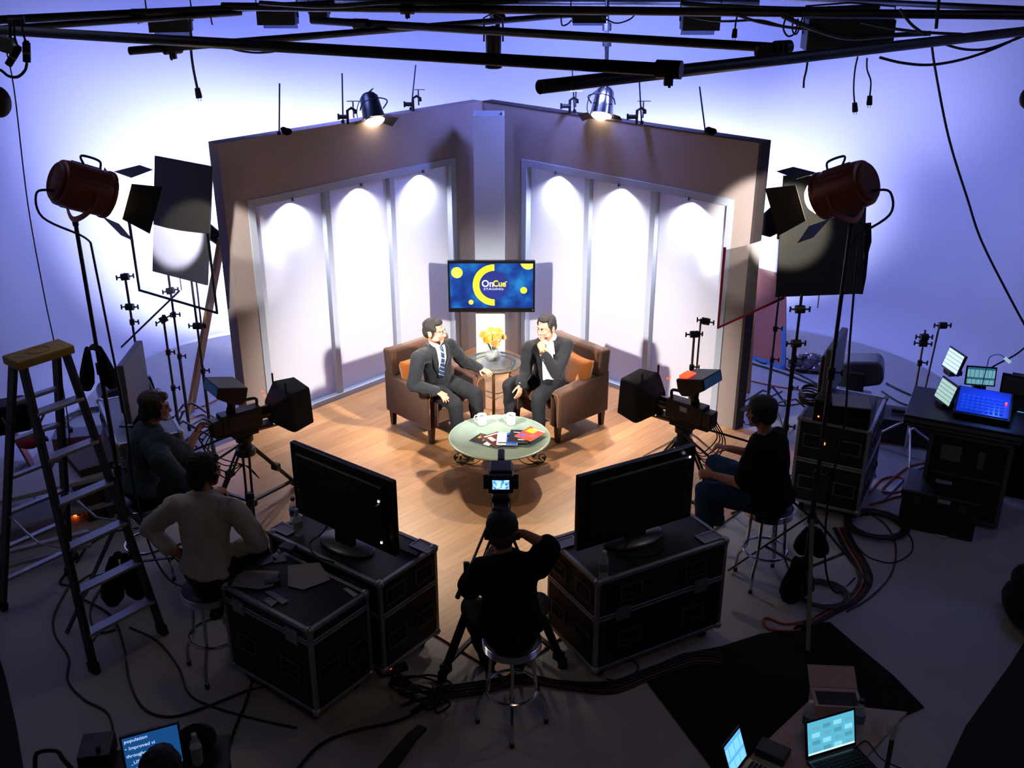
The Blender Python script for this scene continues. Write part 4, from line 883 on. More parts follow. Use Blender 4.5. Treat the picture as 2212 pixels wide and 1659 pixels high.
def legs3(c, rz, pts): return [(math.atan2(p.y - c[1], p.x - c[0]) - rz, math.hypot(p.x - c[0], p.y - c[1])) for p in pts]
cL = (-2.26, 7.92, 0); rL = math.atan2(9.9 - cL[1], .35 - cL[0]) - math.pi / 2
tL = studio_camera('studio camera with prompter hood on a tripod at the left edge of the stage', cL, rL, .70, legs3(cL, rL, [Z(548, 1168), Z(476, 1080), Z(645, 1052)]), bars=[(-.10, 0, 1, -.10, -.52, -.12), (.10, 0, 0, .12, -.50, -.10)], leds=[(-.09, -.002, .17), (-.05, -.002, .14)])
cR = (1.46, 8.0, 0); rR = math.atan2(9.9 - cR[1], -.8 - cR[0]) - math.pi / 2
tR = studio_camera('studio camera with prompter hood and red tally light at the right edge of the stage', cR, rR, .74, legs3(cR, rR, [V((1.0, 7.6, 0)), V((1.8, 7.8, 0)), V((1.2, 8.55, 0))]), bars=[(-.10, 0, 1, -.18, -.62, -.16), (.10, 0, 1, .15, -.60, -.06)], tally=True, leds=[(.10, .012, .205), (.14, .012, .19)])
m = MB(); m.box((-.067, -.02, .74 + .125 + .15), (.003, .07, .045)); o = m.build('asset_sticker', mat('white_sticker', 'a8bcc8', .6), tR)
cC = (-.075, 6.36, 0)
studio_camera('centre studio camera with glowing blue viewfinder in front of the seated operator', cC, 0, .86, legs3(cC, 0, [Z(955, 1470), Z(1215, 1440), V((-.1, 6.95, 0))]), prompter=False, vf='box', bars=[(-.08, 0, 1, -.16, -.70, -.06)])
# ================================================================ light stands, c-stands, flags
def knob(m, c, d, r=.022): c, d = V(c), V(d).normalized(); m.cyl(c, c + d * .045, .007, n=6); m.beam(c + d * .045 + V((0, 0, r)), c + d * .045 - V((0, 0, r)), .012, .012)
def gobo(t, c, axis, name='grip_head'):
    c = V(c); a = V(axis).normalized(); m = MB(); m.cyl(c - a * .035, c + a * .035, .032, n=14); m.box(c, (.035, .035, .055)); knob(m, c + a * .03, a); knob(m, c - a * .03, -a); return m.build(name, BLK, t)
def c_stand(label, base, ztop, rz=0, mt=STEEL, heads=(), second=None, group='grip stands', spread=.42):
    t = thing('grip_stand', label, 'grip stand', (base[0], base[1], 0), 0, group); o = V((base[0], base[1], 0))
    m = MB(); m.cyl((0, 0, .05), (0, 0, min(1.0, ztop * .5)), .016, n=10); m.cyl((0, 0, .5), (0, 0, ztop), .0115, n=10); m.build('column', mt, t)
    for z in (min(1.0, ztop * .5), ztop * .75): m = MB(); m.cyl((0, 0, z - .03), (0, 0, z + .02), .023, n=10); knob(m, (.02, 0, z), (1, -.3, 0)); m.build('collar', BLK, t)
    for k in range(3):
        a = rz + 2 * math.pi * k / 3; c, s = math.cos(a), math.sin(a); m = MB(); m.tube([(.02 * c, .02 * s, .34 - .03 * k), (.06 * c, .06 * s, .35 - .03 * k), (.12 * c, .12 * s, .30 - .03 * k), (spread * c, spread * s, .015)], .011, 8); m.build('leg', mt, t)
    for z, ax in heads: gobo(t, (0, 0, z), ax)
    if second:                                            # a second riser held by the head
        p, q = second; m = MB(); m.cyl(V(p) - o, V(q) - o, .009, n=8); m.build('extension_rod', mt, t)
    return t
def flag_panel(label, c0, c1, c2, c3, mt, name='flag', thick=.02, group='black flags', rod=True):
    """panel through four corners: bottom a, bottom b, top b, top a"""
    cs = [V(c) for c in (c0, c1, c2, c3)]; org = sum(cs, V((0, 0, 0))) / 4; t = thing(name, label, 'flag', org, 0, group)
    n = (cs[1] - cs[0]).cross(cs[3] - cs[0]).normalized() * thick / 2; vs = [c + k - org for k in (n, -n) for c in cs]
    m = MB(); m.add(vs, [(0, 1, 2, 3), (7, 6, 5, 4), (0, 4, 5, 1), (1, 5, 6, 2), (2, 6, 7, 3), (3, 7, 4, 0)]); m.build('fabric', mt, t, bevel=.004)
    m = MB(); e = [(vs[i] + vs[i + 4]) / 2 for i in range(4)]; m.tube(e, thick * .6, 6, closed=True); m.build('rim', BLK, t)
    if rod: m = MB(); q = (e[0] + e[1]) / 2; m.cyl(q, q - V((0, 0, .12)), .005, n=6); m.build('pin', STEEL, t)
    return t
FLAGM = mat('black_flag_fabric', '1c1b17', .42, var=.2, scale=50, spec=.5)
flag_panel('tall black flag on a stand left of the set, lit by the left lamp', Y(332, 585, 9.2), Y(447, 615, 8.85), Y(458, 360, 8.85), Y(337, 338, 9.2), FLAGM)
flag_panel('large black flag right of the set under the right lamp', Y(1677, 640, 8.25), Y(1860, 633, 8.45), Y(1872, 381, 8.45), Y(1694, 381, 8.25), FLAGM)
flag_panel('small dark flag clipped behind the tall black flag', Y(452, 516, 9.65), Y(470, 528, 9.8), Y(481, 508, 9.8), Y(455, 486, 9.65), DUV, rod=False)
flag_panel('dark flag behind the end of the right flat', Y(1638, 504, 9.9), Y(1682, 516, 9.7), Y(1691, 425, 9.7), Y(1640, 472, 9.9), DUV, rod=False)
# nets in open frames
def net(label, a, b, z0a, z0b, z1a, z1b, fm, nm):
    a, b = V(a), V(b); org = V(((a.x + b.x) / 2, (a.y + b.y) / 2, (z0a + z0b) / 2)); t = thing('scrim', label, 'scrim', org, 0, 'open frame scrims')
    A0, B0, B1, A1 = [V((p.x, p.y, z)) - org for p, z in ((a, z0a), (b, z0b), (b, z1b), (a, z1a))]
    m = MB(); m.tube([A1 + V((0, 0, .02)), A0, B0, B1], .0125, 8); m.build('open_frame', fm, t)
    d = (B0 - A0).normalized(); n = V((d.y, -d.x, 0)) * .002; m = MB(); k = 8; vs = []
    for s in (n, -n):
        for i in range(k + 1): q = i / k; vs += [A0.lerp(B0, q) + s, A1.lerp(B1, q) - V((0, 0, .03 * math.sin(math.pi * q))) + s]
    fs = [(2 * i, 2 * i + 2, 2 * i + 3, 2 * i + 1) for i in range(k)] + [(2 * i + 1 + 2 * (k + 1), 2 * i + 3 + 2 * (k + 1), 2 * i + 2 + 2 * (k + 1), 2 * i + 2 * (k + 1)) for i in range(k)]
    m.add(vs, fs); m.build('net', nm, t, smooth=80)
NETL = mat('pale_silk_net', 'b4b8d8', .8, var=.03, alpha=.22); NETR = mat('grey_silk_net', '8a8684', .8, var=.03, alpha=.40)
a, a0, b0, b = Y(277, 466, 8.5), Y(287, 627, 8.5), Y(469, 676, 8.05), Y(456, 505, 8.05)
net('pale scrim in a dark open frame left of the set', (a.x, 8.5, 0), (b0.x, 8.05, 0), a0.z, b0.z, a.z, b.z, mat('green_black_frame', '12201e', .5), NETL)
a, a0, b0, b = Y(1545, 540, 8.2), Y(1551, 708, 8.2), Y(1692, 644, 8.5), Y(1690, 490, 8.5)
net('grey scrim in a red open frame in front of the right flat', (a0.x, 8.2, 0), (b0.x, 8.5, 0), a0.z, b0.z, a.z, b.z, mat('red_frame_paint', 'a8141c', .4), NETR)
# the stands that carry them
def stand_px(label, base_px, top_px, heads=(), **k):
    b = Z(*base_px); tp = Y(top_px[0], top_px[1], b.y); hs = [(Y(x, y, b.y).z, ax) for x, y, ax in heads]; return c_stand(label, b, tp.z, heads=hs, **k)
DST = mat('dark_steel', '4a4c54', .4, .7)
stand_px('grip stand holding the left edge of the pale scrim', (330, 985), (272, 590), [(272, 598, (1, .1, .1)), (290, 663, (1, 0, 0))], mt=DST, rz=.4)
bb = Z(395, 985); stand_px('short grip stand whose arm reaches up to the black flag', (395, 985), (341, 680), [(339, 690, (.6, .3, .3))], mt=DST, rz=1.1, second=(Y(262, 750, bb.y - .1), Y(388, 628, bb.y - .1)))
stand_px('grip stand directly under the tall black flag', (411, 940), (366, 585), [(384, 628, (1, 0, .2))], mt=DST, rz=.2)
stand_px('grip stand nearest the left flat, with a side rod', (462, 985), (412, 600), [(424, 704, (1, 0, 0))], mt=DST, rz=.9, second=(Y(424, 608, Z(462, 985).y), Y(436, 712, Z(462, 985).y)))
stand_px('bright grip stand holding the red framed scrim', (1478, 1012), (1498, 715), [(1498, 722, (1, .1, 0))], mt=CHR, rz=.5, second=(Y(1514, 688, Z(1478, 1012).y), Y(1488, 1000, Z(1478, 1012).y)))
b_ = Z(1478, 1012); t = thing('clamp', 'grip head clamping the corner of the red framed scrim', 'clamp', Y(1524, 694, b_.y)); gobo(t, (0, 0, 0), (1, 0, -.2))
stand_px('slender stand in front of the pink panel', (1654, 905), (1678, 640), mt=DST, rz=.8)
stand_px('black grip stand with a large grip head under the right flag', (1672, 1150), (1737, 636), [(1745, 668, (1, 0, 0)), (1724, 742, (1, .1, 0))], mt=BLK, rz=.3, second=(Y(1715, 738, Z(1672, 1150).y), Y(1690, 985, Z(1672, 1150).y)))
stand_px('dark stand behind the right camera operator', (1698, 930), (1722, 740), mt=DST, rz=.1)
t = stand_px('tall chrome roller stand with grip heads at the far right', (1953, 985), (2012, 712), [(2010, 728, (1, 0, 0)), (2006, 742, (-1, .2, 0))], mt=CHR, rz=2.4, second=(Y(2030, 700, Z(1953, 985).y), Y(1984, 905, Z(1953, 985).y)))
t = thing('clamp', 'grip head on top of the chrome roller stand', 'clamp', Y(2036, 703, Z(1953, 985).y)); gobo(t, (0, 0, 0), (1, 0, 0))
# ---- big tungsten fresnels
BRN = mat('oxide_brown_paint', '8a4a34', .35, .25, var=.15, scale=18); LENS = mat('glowing_lens', 'fff4e0', .2, em=28, emc='ffeac8', var=0)
def fresnel(label, base, head, aim, slit, near=30, far=30, spill=620, spill_to=None, cone=26):
    t = thing('studio_lamp', label, 'studio lamp', (base[0], base[1], 0), 0, 'stand mounted studio lamps'); o = V((base[0], base[1], 0)); hp = V(head) - o; d = (V(aim) - V(head)).normalized()
    F = M.Translation(hp) @ d.to_track_quat('Y', 'Z').to_matrix().to_4x4(); W = lambda p: F @ V(p); RY = F.to_3x3().to_4x4() @ M.Rotation(R(-90), 4, 'X')
    L_ = lambda prof, **k: MB().lathe(prof, F.translation, RY, 28, **k)
    m = L_([(.0, -.20), (.10, -.20), (.145, -.175), (.15, -.14), (.15, .12), (.158, .13), (.158, .15), (.135, .15)]); h = m.build('lamp_housing', BRN, t, smooth=35)
    m = MB()
    for k in range(8):
        a = R(20 + 40 * k); m.box(W((.152 * math.cos(a), -.02, .152 * math.sin(a))), (.012, .20, .012), F.to_3x3().to_4x4())
    m.build('cooling_fin', BRN, h)
    m = L_([(.108, -.2), (.112, -.206), (.124, -.198), (.128, -.19)])
    m.build('rear_vent', mat('copper_vent', '7a3c22', .5, em=0), h)
    m = L_([(0, .255), (.04, .25), (.08, .23), (.115, .19), (.134, .145), (.134, .12), (0, .12)]); m.build('lens', LENS, h, smooth=60)
    for k, (w0, w1, ln, an) in enumerate(((.13, .10, .17, 32), (.13, .10, .17, 32), (.12, .16, .19, near), (.12, .16, .19, far))):
        q = M.Rotation(R((90, 270, 0, 180)[k]), 4, 'Y'); S_, C_ = math.sin(R(an)), math.cos(R(an))
        pts = [(.155, .215, -w0), (.155, .215, w0), (.155 + ln * S_, .215 + ln * C_, w1), (.155 + ln * S_, .215 + ln * C_, -w1)]
        vs = [F @ (q @ V(p)) for p in pts] + [F @ (q @ (V(p) + V((.003, 0, 0)))) for p in pts]
        m = MB(); m.add(vs, [(0, 1, 2, 3), (7, 6, 5, 4), (0, 4, 5, 1), (1, 5, 6, 2), (2, 6, 7, 3), (3, 7, 4, 0)]); m.build('barn_door', mat('black_barn_door', '1a1a18', .5, var=.2), h)
    light('SPOT', 'lens_spill', W((0, .30, 0)) + o, spill_to, spill, TUNG, .03, spot=cone, blend=.35)
    m = MB(); m.tube(spline([W((-.175, 0, 0)), W((-.18, -.02, -.12)), W((0, -.03, -.21)), W((.18, -.02, -.12)), W((.175, 0, 0))], 6), .012, 8, flat=(.02, .005)); y = m.build('yoke', mat('copper_yoke', '9a5a3c', .4, .4), t)
    m = MB(); m.tube(spline([W((0, -.05, .15)), W((0, -.08, .20)), W((0, .04, .20)), W((0, .06, .155))], 6), .008, 6); m.build('carry_bail', BLK, h)
    m = MB(); m.tube(spline([W((.0, -.19, -.06)), W((.02, -.30, -.10)), W((.05, -.24, -.24)), V((.03, -.02, hp.z - .30)), V((.07, .02, hp.z - .36))], 6), .008, 6)
    m.tube(spline([V((.07, .02, hp.z - .36)), V((.10, .0, 2.1)), V((.13, -.03, 1.5)), V((.10, 0, .9)), V((.16, .03, .3)), V((.3, .1, .012)), V((.5, .3, .012))], 6), .008, 6); m.build('power_cable', CAB, t)
    zt_ = hp.z - .24; m = MB(); m.cyl((0, 0, .35), (0, 0, 1.1), .019, n=12); m.cyl((0, 0, 1.0), (0, 0, 1.9), .0165, n=12); m.cyl((0, 0, 1.8), (0, 0, zt_), .014, n=12); m.cyl((0, 0, zt_), (0, 0, zt_ + .05), .02, n=10); m.build('stand_column', mat('stand_tube', '3a3c42', .4, .6), t)
    for z in (1.1, 1.9): m = MB(); m.cyl((0, 0, z - .05), (0, 0, z + .03), .028, n=12); knob(m, (.025, 0, z), (1, -.4, 0)); m.build('collar', BLK, t)
    for k in range(3):
        a = R(100 + 120 * k + slit); c, s = math.cos(a), math.sin(a); m = MB(); m.beam((.02 * c, .02 * s, .75), (.62 * c, .62 * s, .02), .03, .014); m.beam((.02 * c, .02 * s, .30), (.34 * c, .34 * s, .36), .022, .010); m.build('leg', DST, t)
    
    for z in (.70, .27): m = MB(); m.cyl((0, 0, z), (0, 0, z + .08), .032, n=12); m.build('leg_hub', BLK, t)
fresnel('brown studio lamp with glowing lens on the stand at the left', (-2.872, 6.737), (-2.775, 6.75, 3.15), (.9, 10.2, .9), 15, near=38, far=82, spill_to=(-2.76, 9.0, 2.12), cone=22)
fresnel('brown studio lamp with glowing lens on the stand at the right', (2.201, 6.647), (2.125, 6.68, 3.16), (-1.2, 10.1, .9), 40, near=82, far=38, spill_to=(2.22, 8.3, 2.5), cone=26, spill=950)
def sandbag(label, c, rz, s=1.0, drop=.36):
    t = thing('sandbag', label, 'sandbag', c, rz, 'black sandbags over the stand legs'); mm = []
    for k in (-1, 1):
        m = MB(); m.lathe([(0, -drop), (.05, -drop * .97), (.085, -drop * .82), (.082, -drop * .6), (.05, -drop * .25), (.028, -drop * .06), (0, -drop * .02)], (k * .035, 0, 0), M.Rotation(R(-k * 9), 4, 'Y'), 16, sx=s, sy=1.25 * s); m.build('pouch', DUV, t, smooth=80)
    m = MB(); m.tube(spline([(-.05, 0, -drop * .2), (-.02, 0, -.02), (.02, 0, -.02), (.05, 0, -drop * .2)], 5), .02, 6, flat=(.06, .008)); m.build('strap', DUV, t)
sandbag('black sandbag hanging over the foot of the left lamp stand', Z(255, 1196, .47), .5, 1.0, .42)
sandbag('black sandbag hanging from the right lamp stand', Z(1758, 1140, .50), -.3, .85, .24)
sandbag('lower black sandbag at the foot of the right lamp stand', Z(1730, 1205, .40), .7, .85, .36)
sandbag('small black bag strapped high on the left lamp stand', Y(200, 745, 6.70), .2, .6, .34)
# ================================================================ pipe grid and what hangs from it
PIPEM = mat('black_grid_pipe', '0e0d0d', .45, .3, var=.25, scale=20)
def pipe(label, a, b, r=.031, lip=False):
    a, b = V(a), V(b); t = thing('grid_pipe', label, 'pipe', a, 0, 'black pipes of the lighting grid'); d = (b - a)
    m = MB(); n = 16; f = frame(d); R_ = lambda q, i: f @ V((q * math.cos(2 * math.pi * i / n), q * math.sin(2 * math.pi * i / n), 0))
    vs = [R_(r, i) for i in range(n)] + [d + R_(r, i) for i in range(n)] + [R_(r * .82, i) for i in range(n)] + [d * .98 + R_(r * .82, i) for i in range(n)]
    fs = [(i, (i + 1) % n, n + (i + 1) % n, n + i) for i in range(n)] + [(2 * n + i, 3 * n + i, 3 * n + (i + 1) % n, 2 * n + (i + 1) % n) for i in range(n)] + [(i, 2 * n + i, 2 * n + (i + 1) % n, (i + 1) % n) for i in range(n)] + [tuple(range(n, 2 * n))]
    m.add(vs, fs); m.build('tube', PIPEM, t, smooth=60); return t
def clampon(t, p, d, r=.043, w=.06): m = MB(); d = V(d).normalized(); o = V(t.location); m.cyl(V(p) - o - d * w, V(p) - o + d * w, r, n=14); m.box(V(p) - o - V((0, 0, r)), (.04, .04, .06)); knob(m, V(p) - o - V((0, 0, r)), (0, -1, -.3)); return m.build('pipe_clamp', PIPEM, t)
def pipe_px(label, a, za, b, zb, r=.031): return pipe(label, Z(a[0], a[1], za), Z(b[0], b[1], zb), r)
pA = pipe_px('black pipe ending over the right flat, nearest to the camera', (1166, 188), 4.02, (2330, 54), 4.02, .034)
pB = pipe_px('long black pipe falling from the upper left to the right wall clip lamp', (1462, 152), 4.10, (-90, 60), 4.10, .031)
pC = pipe_px('black pipe whose open end is at the upper left over the blue wall', (280, 110), 3.96, (1295, 27), 3.96, .027)
pD = pipe_px('black pipe with its end at the top centre left, running to the right', (674, 44), 4.0, (1692, 104), 4.0, .031)
pE = pipe_px('black pipe rising from the left edge along the top', (-60, 46), 4.04, (720, 8), 4.04, .034)
pE2 = pipe_px('second thinner pipe just below the one at the upper left edge', (-60, 66), 4.0, (520, 28), 4.0, .026)
pF = pipe_px('long black pipe running along the top of the picture to the right edge', (480, 14), 4.06, (2290, 34), 4.06, .036)
pG = pipe_px('black pipe at the upper right corner', (1500, -14), 4.06, (2290, 24), 4.06, .028)
pH = pipe_px('black pipe at the very top centre', (640, 2), 4.02, (1640, 6), 4.02, .028)
for t, p, d in ((pA, Z(1655, 112, 4.02), (.8, .6, 0)), (pB, Z(1445, 150, 4.10), (.9, -.4, 0)), (pD, Z(780, 52, 4.0), (.9, -.4, 0)), (pD, Z(1690, 102, 4.0), (.8, .4, 0)), (pC, Z(372, 103, 3.96), (.7, .7, 0)), (pF, Z(880, 20, 4.06), (1, 0, 0)), (pE, Z(300, 30, 4.04), (1, .3, 0)), (pC, Z(1075, 40, 3.96), (1, .6, 0)), (pE, Z(35, 44, 4.04), (1, .3, 0))): clampon(t, p, d)
m = MB(); p = Z(1688, 112, 4.02); o0 = V(pA.location)
for k in range(6): q = Z(1640 + k * 11, 117 - k * 1.3, 4.02) - o0; m.tube([q + V((0, .045 * math.cos(a), .045 * math.sin(a))) for a in [R(30 * i) for i in range(12)]], .012, 6, closed=True)
m.build('rope_lashing', mat('old_rope', '1c1814', .9, var=.3, scale=40), pA)
# drop pipe holding the right clip lamp
pt, pb = Y(1312, -20, 10.95), Y(1310, 196, 10.95)
t = pipe('thin vertical drop pipe above the right flat', pb, pt, .020)
for y in (58, 92): clampon(t, Y(1311, y, 10.95), (0, 0, 1), .045, .035)
pipe('vertical hanger pipe at the upper right', Y(2022, 62, 8.6), Y(2030, -20, 8.6), .013)
# ---- clip lamps over the flats
LENW = mat('warm_lamp_mouth', 'fff0d8', .3, em=14, emc='ffe6c0', var=0); DKL = mat('dark_blue_lamp_shell', '14161c', .4, .3, var=.2)
def clip_lamp(label, c, aim, beam, s=1.0, chrome=False):
    t = thing('clip_lamp', label, 'clip lamp', c, 0, 'clip lamps over the set flats'); d = (V(aim) - V(c)).normalized(); F = d.to_track_quat('Y', 'Z').to_matrix().to_4x4(); W = lambda p: F @ V(p); RY = F @ M.Rotation(R(-90), 4, 'X')
    m = MB(); m.lathe([(0, -.13 * s), (.05 * s, -.13 * s), (.075 * s, -.10 * s), (.085 * s, .02 * s), (.095 * s, .10 * s), (.09 * s, .10 * s)], (0, 0, 0), RY, 20); h = m.build('lamp_housing', CHR if chrome else DKL, t, smooth=35)
    m = MB(); m.lathe([(0, .135 * s), (.04 * s, .13 * s), (.07 * s, .115 * s), (.088 * s, .095 * s), (.088 * s, .085 * s), (0, .085 * s)], (0, 0, 0), RY, 20); m.build('lens', LENW, h)
    for k in range(4):
        q = M.Rotation(R(90 * k), 4, 'Y'); pts = [(.095, .10, -.07), (.095, .10, .07), (.175, .125, .09), (.175, .125, -.09)]; vs = [F @ (q @ (V(p) * s)) for p in pts] + [F @ (q @ (V(p) * s + V((.003, 0, 0)))) for p in pts]
        m = MB(); m.add(vs, [(0, 1, 2, 3), (7, 6, 5, 4), (0, 4, 5, 1), (1, 5, 6, 2), (2, 6, 7, 3), (3, 7, 4, 0)]); m.build('barn_door', mat('black_barn_door', '1a1a18'), h)
    light('SPOT', 'clip_beam', V(c) + d * .17 * s, beam, 380, WARM, .04, spot=56, blend=.75)
    m = MB(); m.tube(spline([W((-.10 * s, 0, 0)), W((-.10 * s, -.02, .12 * s)), W((0, -.03, .17 * s)), W((.10 * s, -.02, .12 * s)), W((.10 * s, 0, 0))], 5), .007, 6); m.build('yoke', BLK, t)
    m = MB(); m.tube(spline([W((0, -.13 * s, 0)), W((-.05, -.20, .05)), V((-.12, .05, .08)), V((-.16, .04, -.04)), V((-.14, .02, -.12))], 5), .005, 5); m.build('power_cable', CAB, t)
    return t
clip_lamp('dark clip lamp on top of the left flat', Y(803, 236, 10.88), (-.75, 9.6, .6), (-.45, 9.0, .3), 1.25)
clip_lamp('shiny clip lamp hanging over the right flat', Y(1303, 224, 10.91), (.5, 9.7, .6), (.2, 9.0, .3), 1.25, True)
# ---- rods and clamps on the top edge of the flats
def rod(label, a, b, yb):
    p, q = Y(*a, yb), Y(*b, yb); t = thing('threaded_rod', label, 'rod', p, 0, 'thin rods standing on the flats'); m = MB(); m.cyl((0, 0, 0), q - p, .008, n=6); m.build('shaft', DST, t); m = MB(); m.cyl((0, 0, 0), (0, 0, .03), .018, n=8); m.build('socket', BLK, t)
def flat_y(px, py): return Z(px, py, 2.93).y
for lb, a, b in (('thin rod at the left end of the left flat', (603, 291), (604, 180)), ('thin rod beside the clip lamp on the left flat', (741, 266), (739, 158)), ('leaning thin rod near the peak of the left flat', (888, 238), (898, 140)), ('thin rod near the peak of the right flat', (1241, 243), (1236, 148)), ('thin rod right of the shiny clip lamp', (1386, 268), (1381, 175)), ('leaning rod at the right end of the right flat', (1524, 288), (1511, 187))): rod(lb, a, b, flat_y(*a))
def c_clamp(label, px, s=1):
    p = Z(*px, 2.93); t = thing('c_clamp', label, 'clamp', p, 0, 'screw clamps on the flats'); m = MB(); m.tube([(-.06 * s, 0, 0), (-.06 * s, 0, .13), (-.02, 0, .155), (.02, 0, .13), (.02, 0, .10)], .014, 6); m.build('jaw', DKL, t)
    m = MB(); m.cyl((.0, 0, .06), (.0, 0, .22), .008, n=6); m.cyl((-.06, 0, .22), (.07, 0, .22), .005, n=6); m.build('screw', STEEL, t); m = MB(); m.cyl((-.14, 0, .07), (-.06, 0, .07), .022, n=10); m.cyl((-.15, 0, .04), (-.15, 0, .10), .010, n=6); m.build('knob', BLK, t)
c_clamp('screw clamp on the left flat near the peak', (905, 240)); c_clamp('screw clamp on the left flat beside the dark clip lamp', (765, 268)); c_clamp('screw clamp on the right flat near the peak', (1243, 244)); c_clamp('screw clamp right of the shiny clip lamp', (1388, 268))
for lb, px in (('small black shot bag at the left end of the left flat', (620, 289)), ('small black shot bag at the right end of the right flat', (1537, 289))):
    p = Z(*px, 2.94); m = MB(p); m.ell(p + V((0, 0, .02)), (.05, .03, .035)); m.ell(p + V((-.03, 0, .045)), (.03, .02, .02)); o = m.build('shot_bag', DUV, smooth=70); tag(o, lb, 'sandbag', 'shot bags on the flats')
# ---- cyc fixtures
CYAN = mat('cyan_gel_glow', '7fb8ff', .4, em=2.2, emc='6aa8ff', var=0); SHELL = mat('black_fixture_shell', '111216', .5, .3, var=.2)
def cyc_box(label, px, y, w, h, d, rz=0, mouth=True):
    c = Y(*px, y); t = thing('cyc_light', label, 'cyc light', c, rz, 'blue cyc lights in the grid'); m = MB()
    m.box((0, 0, h / 2), (w, d, .012)); m.box((0, -d / 2, 0), (w, .012, h)); m.box((-w / 2, 0, 0), (.012, d, h)); m.box((w / 2, 0, 0), (.012, d, h)); m.build('shell', SHELL, t, bevel=.003)
    m = MB(); m.box((0, -d * .2, -.02), (w * .86, .02, h * .6), (R(-25), 0, 0)); m.build('reflector', ALU, t); m = MB(); m.cyl((-w * .35, .0, -.02), (w * .35, 0, -.02), .012, n=8); m.build('lamp_tube', CYAN, t)
    if mouth: m = MB(); m.box((0, d * .45, -h * .62), (w * .95, .006, h * .5), (R(20), 0, 0)); m.build('gel_flap', mat('blue_gel', '4878d8', .4, var=.1, alpha=.6), t)
    m = MB(); m.tube([(-w / 2 - .02, 0, 0), (-w / 2 - .02, 0, h / 2 + .10), (0, 0, h / 2 + .13), (w / 2 + .02, 0, h / 2 + .10), (w / 2 + .02, 0, 0)], .008, 6); m.build('yoke', BLK, t)
cyc_box('dark cyc light at the upper left with its flap hanging down', (368, 46), 9.7, .34, .17, .2, .15)
cyc_box('cyc light with a glowing blue gel, second from the left', (600, 38), 10.3, .34, .12, .2)
cyc_box('small cyc light right of the centre', (1272, 36), 10.3, .30, .10, .18)
cyc_box('cyc light left of the large one in the grid', (1512, 46), 10.2, .33, .15, .2)
cyc_box('largest cyc light in the grid at the upper right', (1830, 74), 9.6, .72, .26, .3, -.08, False)
cyc_box('cyc light partly behind the top pipe, left of the centre lamp', (690, 30), 10.6, .16, .08, .15, 0)
# ---- hanging profile spot in the middle
t = thing('profile_spot', 'black profile spot hanging straight down at the top centre', 'profile spot', Y(1066, 103, 9.3))
m = MB(); m.lathe([(.055, -.17), (.072, -.165), (.072, -.15), (.062, -.14), (.066, .0), (.066, .12), (.05, .17), (0, .18)], n=20); h = m.build('lamp_housing', SHELL, t, smooth=35)
m = MB(); m.lathe([(0, -.166), (.05, -.166), (.05, -.16), (0, -.16)], n=20); m.build('lens', LENW, h); m = MB(); m.tube([(.068 * math.cos(a), .068 * math.sin(a), .135) for a in [R(20 * i) for i in range(18)]], .008, 5, closed=True); m.build('vent_ring', mat('hot_vent', 'ffb070', .5, em=3, emc='ff9a50'), h)
for s in (-1, 1): m = MB(); m.box((s * .10, 0, .12), (.06, .01, .012)); m.build('shutter_handle', BLK, h)
m = MB(); m.tube([(-.08, 0, .05), (-.08, 0, .24), (0, 0, .28), (.08, 0, .24), (.08, 0, .05)], .008, 6); m.build('yoke', BLK, t)
# ---- cables in the grid
def cable(label, pts, r=.006, name='cable', mt=CAB, group='cables in the lighting grid', plug=False, k=6, cat='cable'):
    pts = [V(p) for p in pts]; o0 = pts[0].copy(); q = [p - o0 for p in pts]; t = thing(name, label, cat, o0, 0, group); m = MB(); m.tube(spline(q, k), r, 6); m.build('cord', mt, t)
    if plug:
        e = q[-1]; d = (q[-1] - q[-2]).normalized(); m = MB(); m.cyl(e, e + d * .05, .020, .024, n=10); m.cyl(e + d * .05, e + d * .075, .024, n=10); pl = m.build('plug', RUB, t)
        for s in (-1, 1): m = MB(); m.cyl(e + d * .075 + V((s * .01, 0, 0)), e + d * .10 + V((s * .01, 0, 0)), .003, n=5); m.build('prong', STEEL, pl)
    return t
def cpx(label, px, y, **k): return cable(label, [Y(a, b, y) for a, b in px], **k)
cpx('hanging cable with plug below the open pipe end at the upper left', [(410, 40), (412, 70), (413, 112), (418, 150), (426, 190)], 8.2, r=.010, plug=True)
cpx('short frayed cable hanging under the lashed pipe joint', [(1745, 128), (1742, 150), (1737, 172), (1736, 190)], 8.0, r=.008)
cpx('left one of two plugs hanging below the large cyc light', [(1853, 122), (1847, 150), (1844, 190), (1846, 222)], 9.0, r=.007, plug=True)
cpx('right one of two plugs hanging below the large cyc light', [(1873, 125), (1873, 150), (1881, 175), (1879, 207)], 9.0, r=.007, plug=True)
cpx('short cable with a bell shaped plug at the top right centre', [(1594, 30), (1590, 45), (1588, 62)], 9.5, r=.008, plug=True)
cpx('swag of cable below the crossing pipes at the upper left', [(470, 92), (510, 108), (560, 114), (610, 108), (650, 96)], 8.4, r=.008)
cpx('cable drooping between the right hand cyc lights', [(1460, 22), (1500, 38), (1560, 46), (1640, 44), (1700, 58), (1780, 62)], 9.4, r=.010)
cpx('cable loop by the right cyc lights', [(1590, 32), (1650, 50), (1730, 62), (1790, 64)], 9.2, r=.012)
cpx('long cable swag sagging towards the upper right corner', [(1900, 124), (1950, 136), (2010, 140), (2080, 128), (2150, 104), (2230, 66)], 8.6, r=.011)
cpx('second cable swag under the pipe at the upper right', [(2030, 92), (2080, 106), (2130, 106), (2180, 90), (2230, 70)], 8.6, r=.010)
cpx('thick cable bundle sagging across the right grid', [(1690, 34), (1750, 60), (1830, 82), (1930, 76), (2010, 72)], 9.0, r=.020)
cpx('cable crossing the right grid under the top pipe', [(1860, 48), (1930, 62), (2000, 70), (2080, 74)], 8.8, r=.012)
